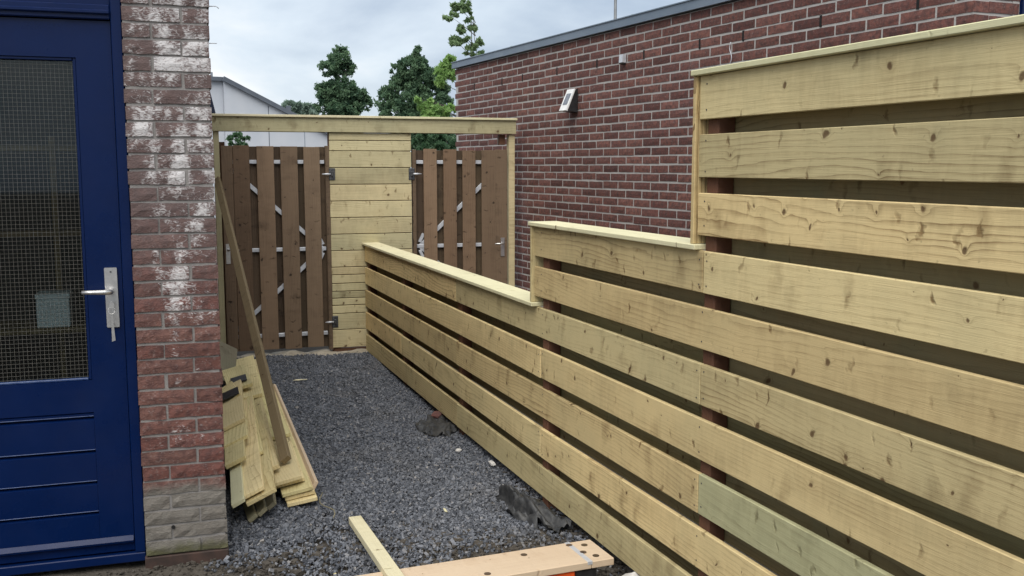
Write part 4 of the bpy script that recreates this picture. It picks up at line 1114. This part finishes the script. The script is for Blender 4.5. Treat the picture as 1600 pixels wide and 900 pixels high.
tree('garden_tree', 'broad dark green pyramid shaped tree behind the gate, beside the shed', B, 4.9, 0.10, px_clumps(B, 31.0, [(652, 84, 13, 12), (640, 106, 18, 16), (662, 106, 16, 16), (618, 110, 8, 11), (676, 122, 16, 16), (630, 128, 20, 17), (655, 130, 22, 18), (610, 142, 14, 14), (690, 142, 14, 15), (603, 158, 16, 15), (632, 158, 22, 17), (662, 158, 22, 17), (692, 160, 16, 15), (612, 182, 20, 16), (646, 186, 24, 20), (682, 188, 22, 20), (660, 215, 26, 22), (690, 222, 20, 20), (632, 215, 20, 22)]), 'leaf_dark', 48000, 0.050, 'dark trees above the gate', seed=9)
B = (4.95, 14.5, 0)
tree('sapling', 'tall thin sapling with tufts of pale leaves rising behind the shed corner', B, 4.2, 0.022, px_clumps(B, 14.5, [(718, 12, 13, 7), (727, 6, 9, 8), (734, 17, 8, 6), (704, 27, 11, 6), (722, 46, 7, 6), (716, 48, 8, 6), (740, 44, 8, 8), (734, 30, 7, 5), (714, 66, 12, 9), (728, 60, 9, 5), (746, 68, 10, 9), (735, 80, 10, 6), (748, 84, 8, 7)]), 'leaf_sap', 3600, 0.034, seed=14, curve=0.05)
B = (4.55, 13.2, 0)
tree('sapling', 'pale green leafy shrub peeping out beside the left end of the shed', B, 2.9, 0.025, px_clumps(B, 13.2, [(700, 100, 10, 10), (690, 106, 8, 8), (707, 92, 8, 5), (686, 118, 9, 7), (697, 118, 8, 6), (704, 112, 8, 10), (688, 130, 8, 5)]), 'leaf_light', 1300, 0.042, seed=21, branches=True)
B = (4.40, 12.4, 0)
tree('shrub', 'bright light green shrub just above the gate beam beside the shed', B, 2.3, 0.03, px_clumps(B, 12.4, [(662, 164, 11, 9), (656, 156, 6, 5), (676, 170, 13, 9), (692, 174, 13, 8), (704, 170, 8, 6), (668, 182, 14, 10), (695, 186, 16, 10), (672, 158, 8, 6)]), 'leaf_light', 2400, 0.036, seed=22)
B = (4.4, 42.0, 0)
tree('distant_tree', 'small pale grey green tree far off right of the white house, left one', B, 2.9, 0.08, px_clumps(B, 42.0, [(452, 166, 8, 8), (462, 168, 9, 8), (455, 180, 12, 10), (446, 172, 6, 7)]), 'leaf_hazed', 2200, 0.11, 'distant trees', seed=31)
B = (5.6, 44.0, 0)
tree('distant_tree', 'small pale grey green tree far off between white house and dark tree', B, 2.9, 0.08, px_clumps(B, 44.0, [(481, 168, 8, 8), (490, 170, 8, 8), (484, 180, 12, 10), (474, 174, 7, 8)]), 'leaf_hazed', 2200, 0.11, 'distant trees', seed=32)
B = (1.65, 17.0, 0)
tree('shrub', 'grey green shrub seen through the gap above the left gate', B, 1.7, 0.03, px_clumps(B, 17.0, [(368, 214, 12, 9), (380, 216, 10, 8), (360, 222, 10, 10), (374, 230, 16, 10)]), 'leaf_mid', 900, 0.035, seed=33)
B = (6.1, 20.0, 0)
tree('shrub', 'dark green shrub seen through the gap above the right gate', B, 1.8, 0.04, px_clumps(B, 20.0, [(660, 218, 16, 14), (682, 216, 16, 14), (700, 222, 14, 14), (675, 236, 26, 16), (708, 236, 10, 16)]), 'leaf_mid', 2600, 0.05, seed=34)
B = (6.9, 16.5, 0)
tree('treetop', 'tuft of leaves just showing over the shed roof left of the pole', B, 3.4, 0.02, px_clumps(B, 16.5, [(805, 78, 9, 4), (796, 82, 6, 4), (812, 80, 8, 6)]), 'leaf_sap', 260, 0.05, seed=35, branches=False)
B = (9.3, 16.0, 0)
tree('treetop', 'tuft of leaves just showing over the shed roof right of the pole', B, 3.7, 0.02, px_clumps(B, 16.0, [(990, 28, 5, 4), (994, 33, 7, 6)]), 'leaf_sap', 200, 0.05, seed=36, branches=False)
lp = thing('lamp_post', 'thin grey lamp post sticking up behind the shed roof', 'lamp post', (12.55, 25.0, 0.0))
tube('pole', lp, [(0, 0, 0), (0, 0, 3.0), (0, 0, 7.2)], [0.07, 0.05, 0.036], 'pole', 10)
tube('arm', lp, [(0, 0, 7.2), (-0.15, 0, 7.4), (-0.7, 0, 7.45)], 0.03, 'pole', 8)
box('lamp_head', lp, (-1.2, -0.1, 7.39), (-0.7, 0.1, 7.5), 'pole', 0.02)
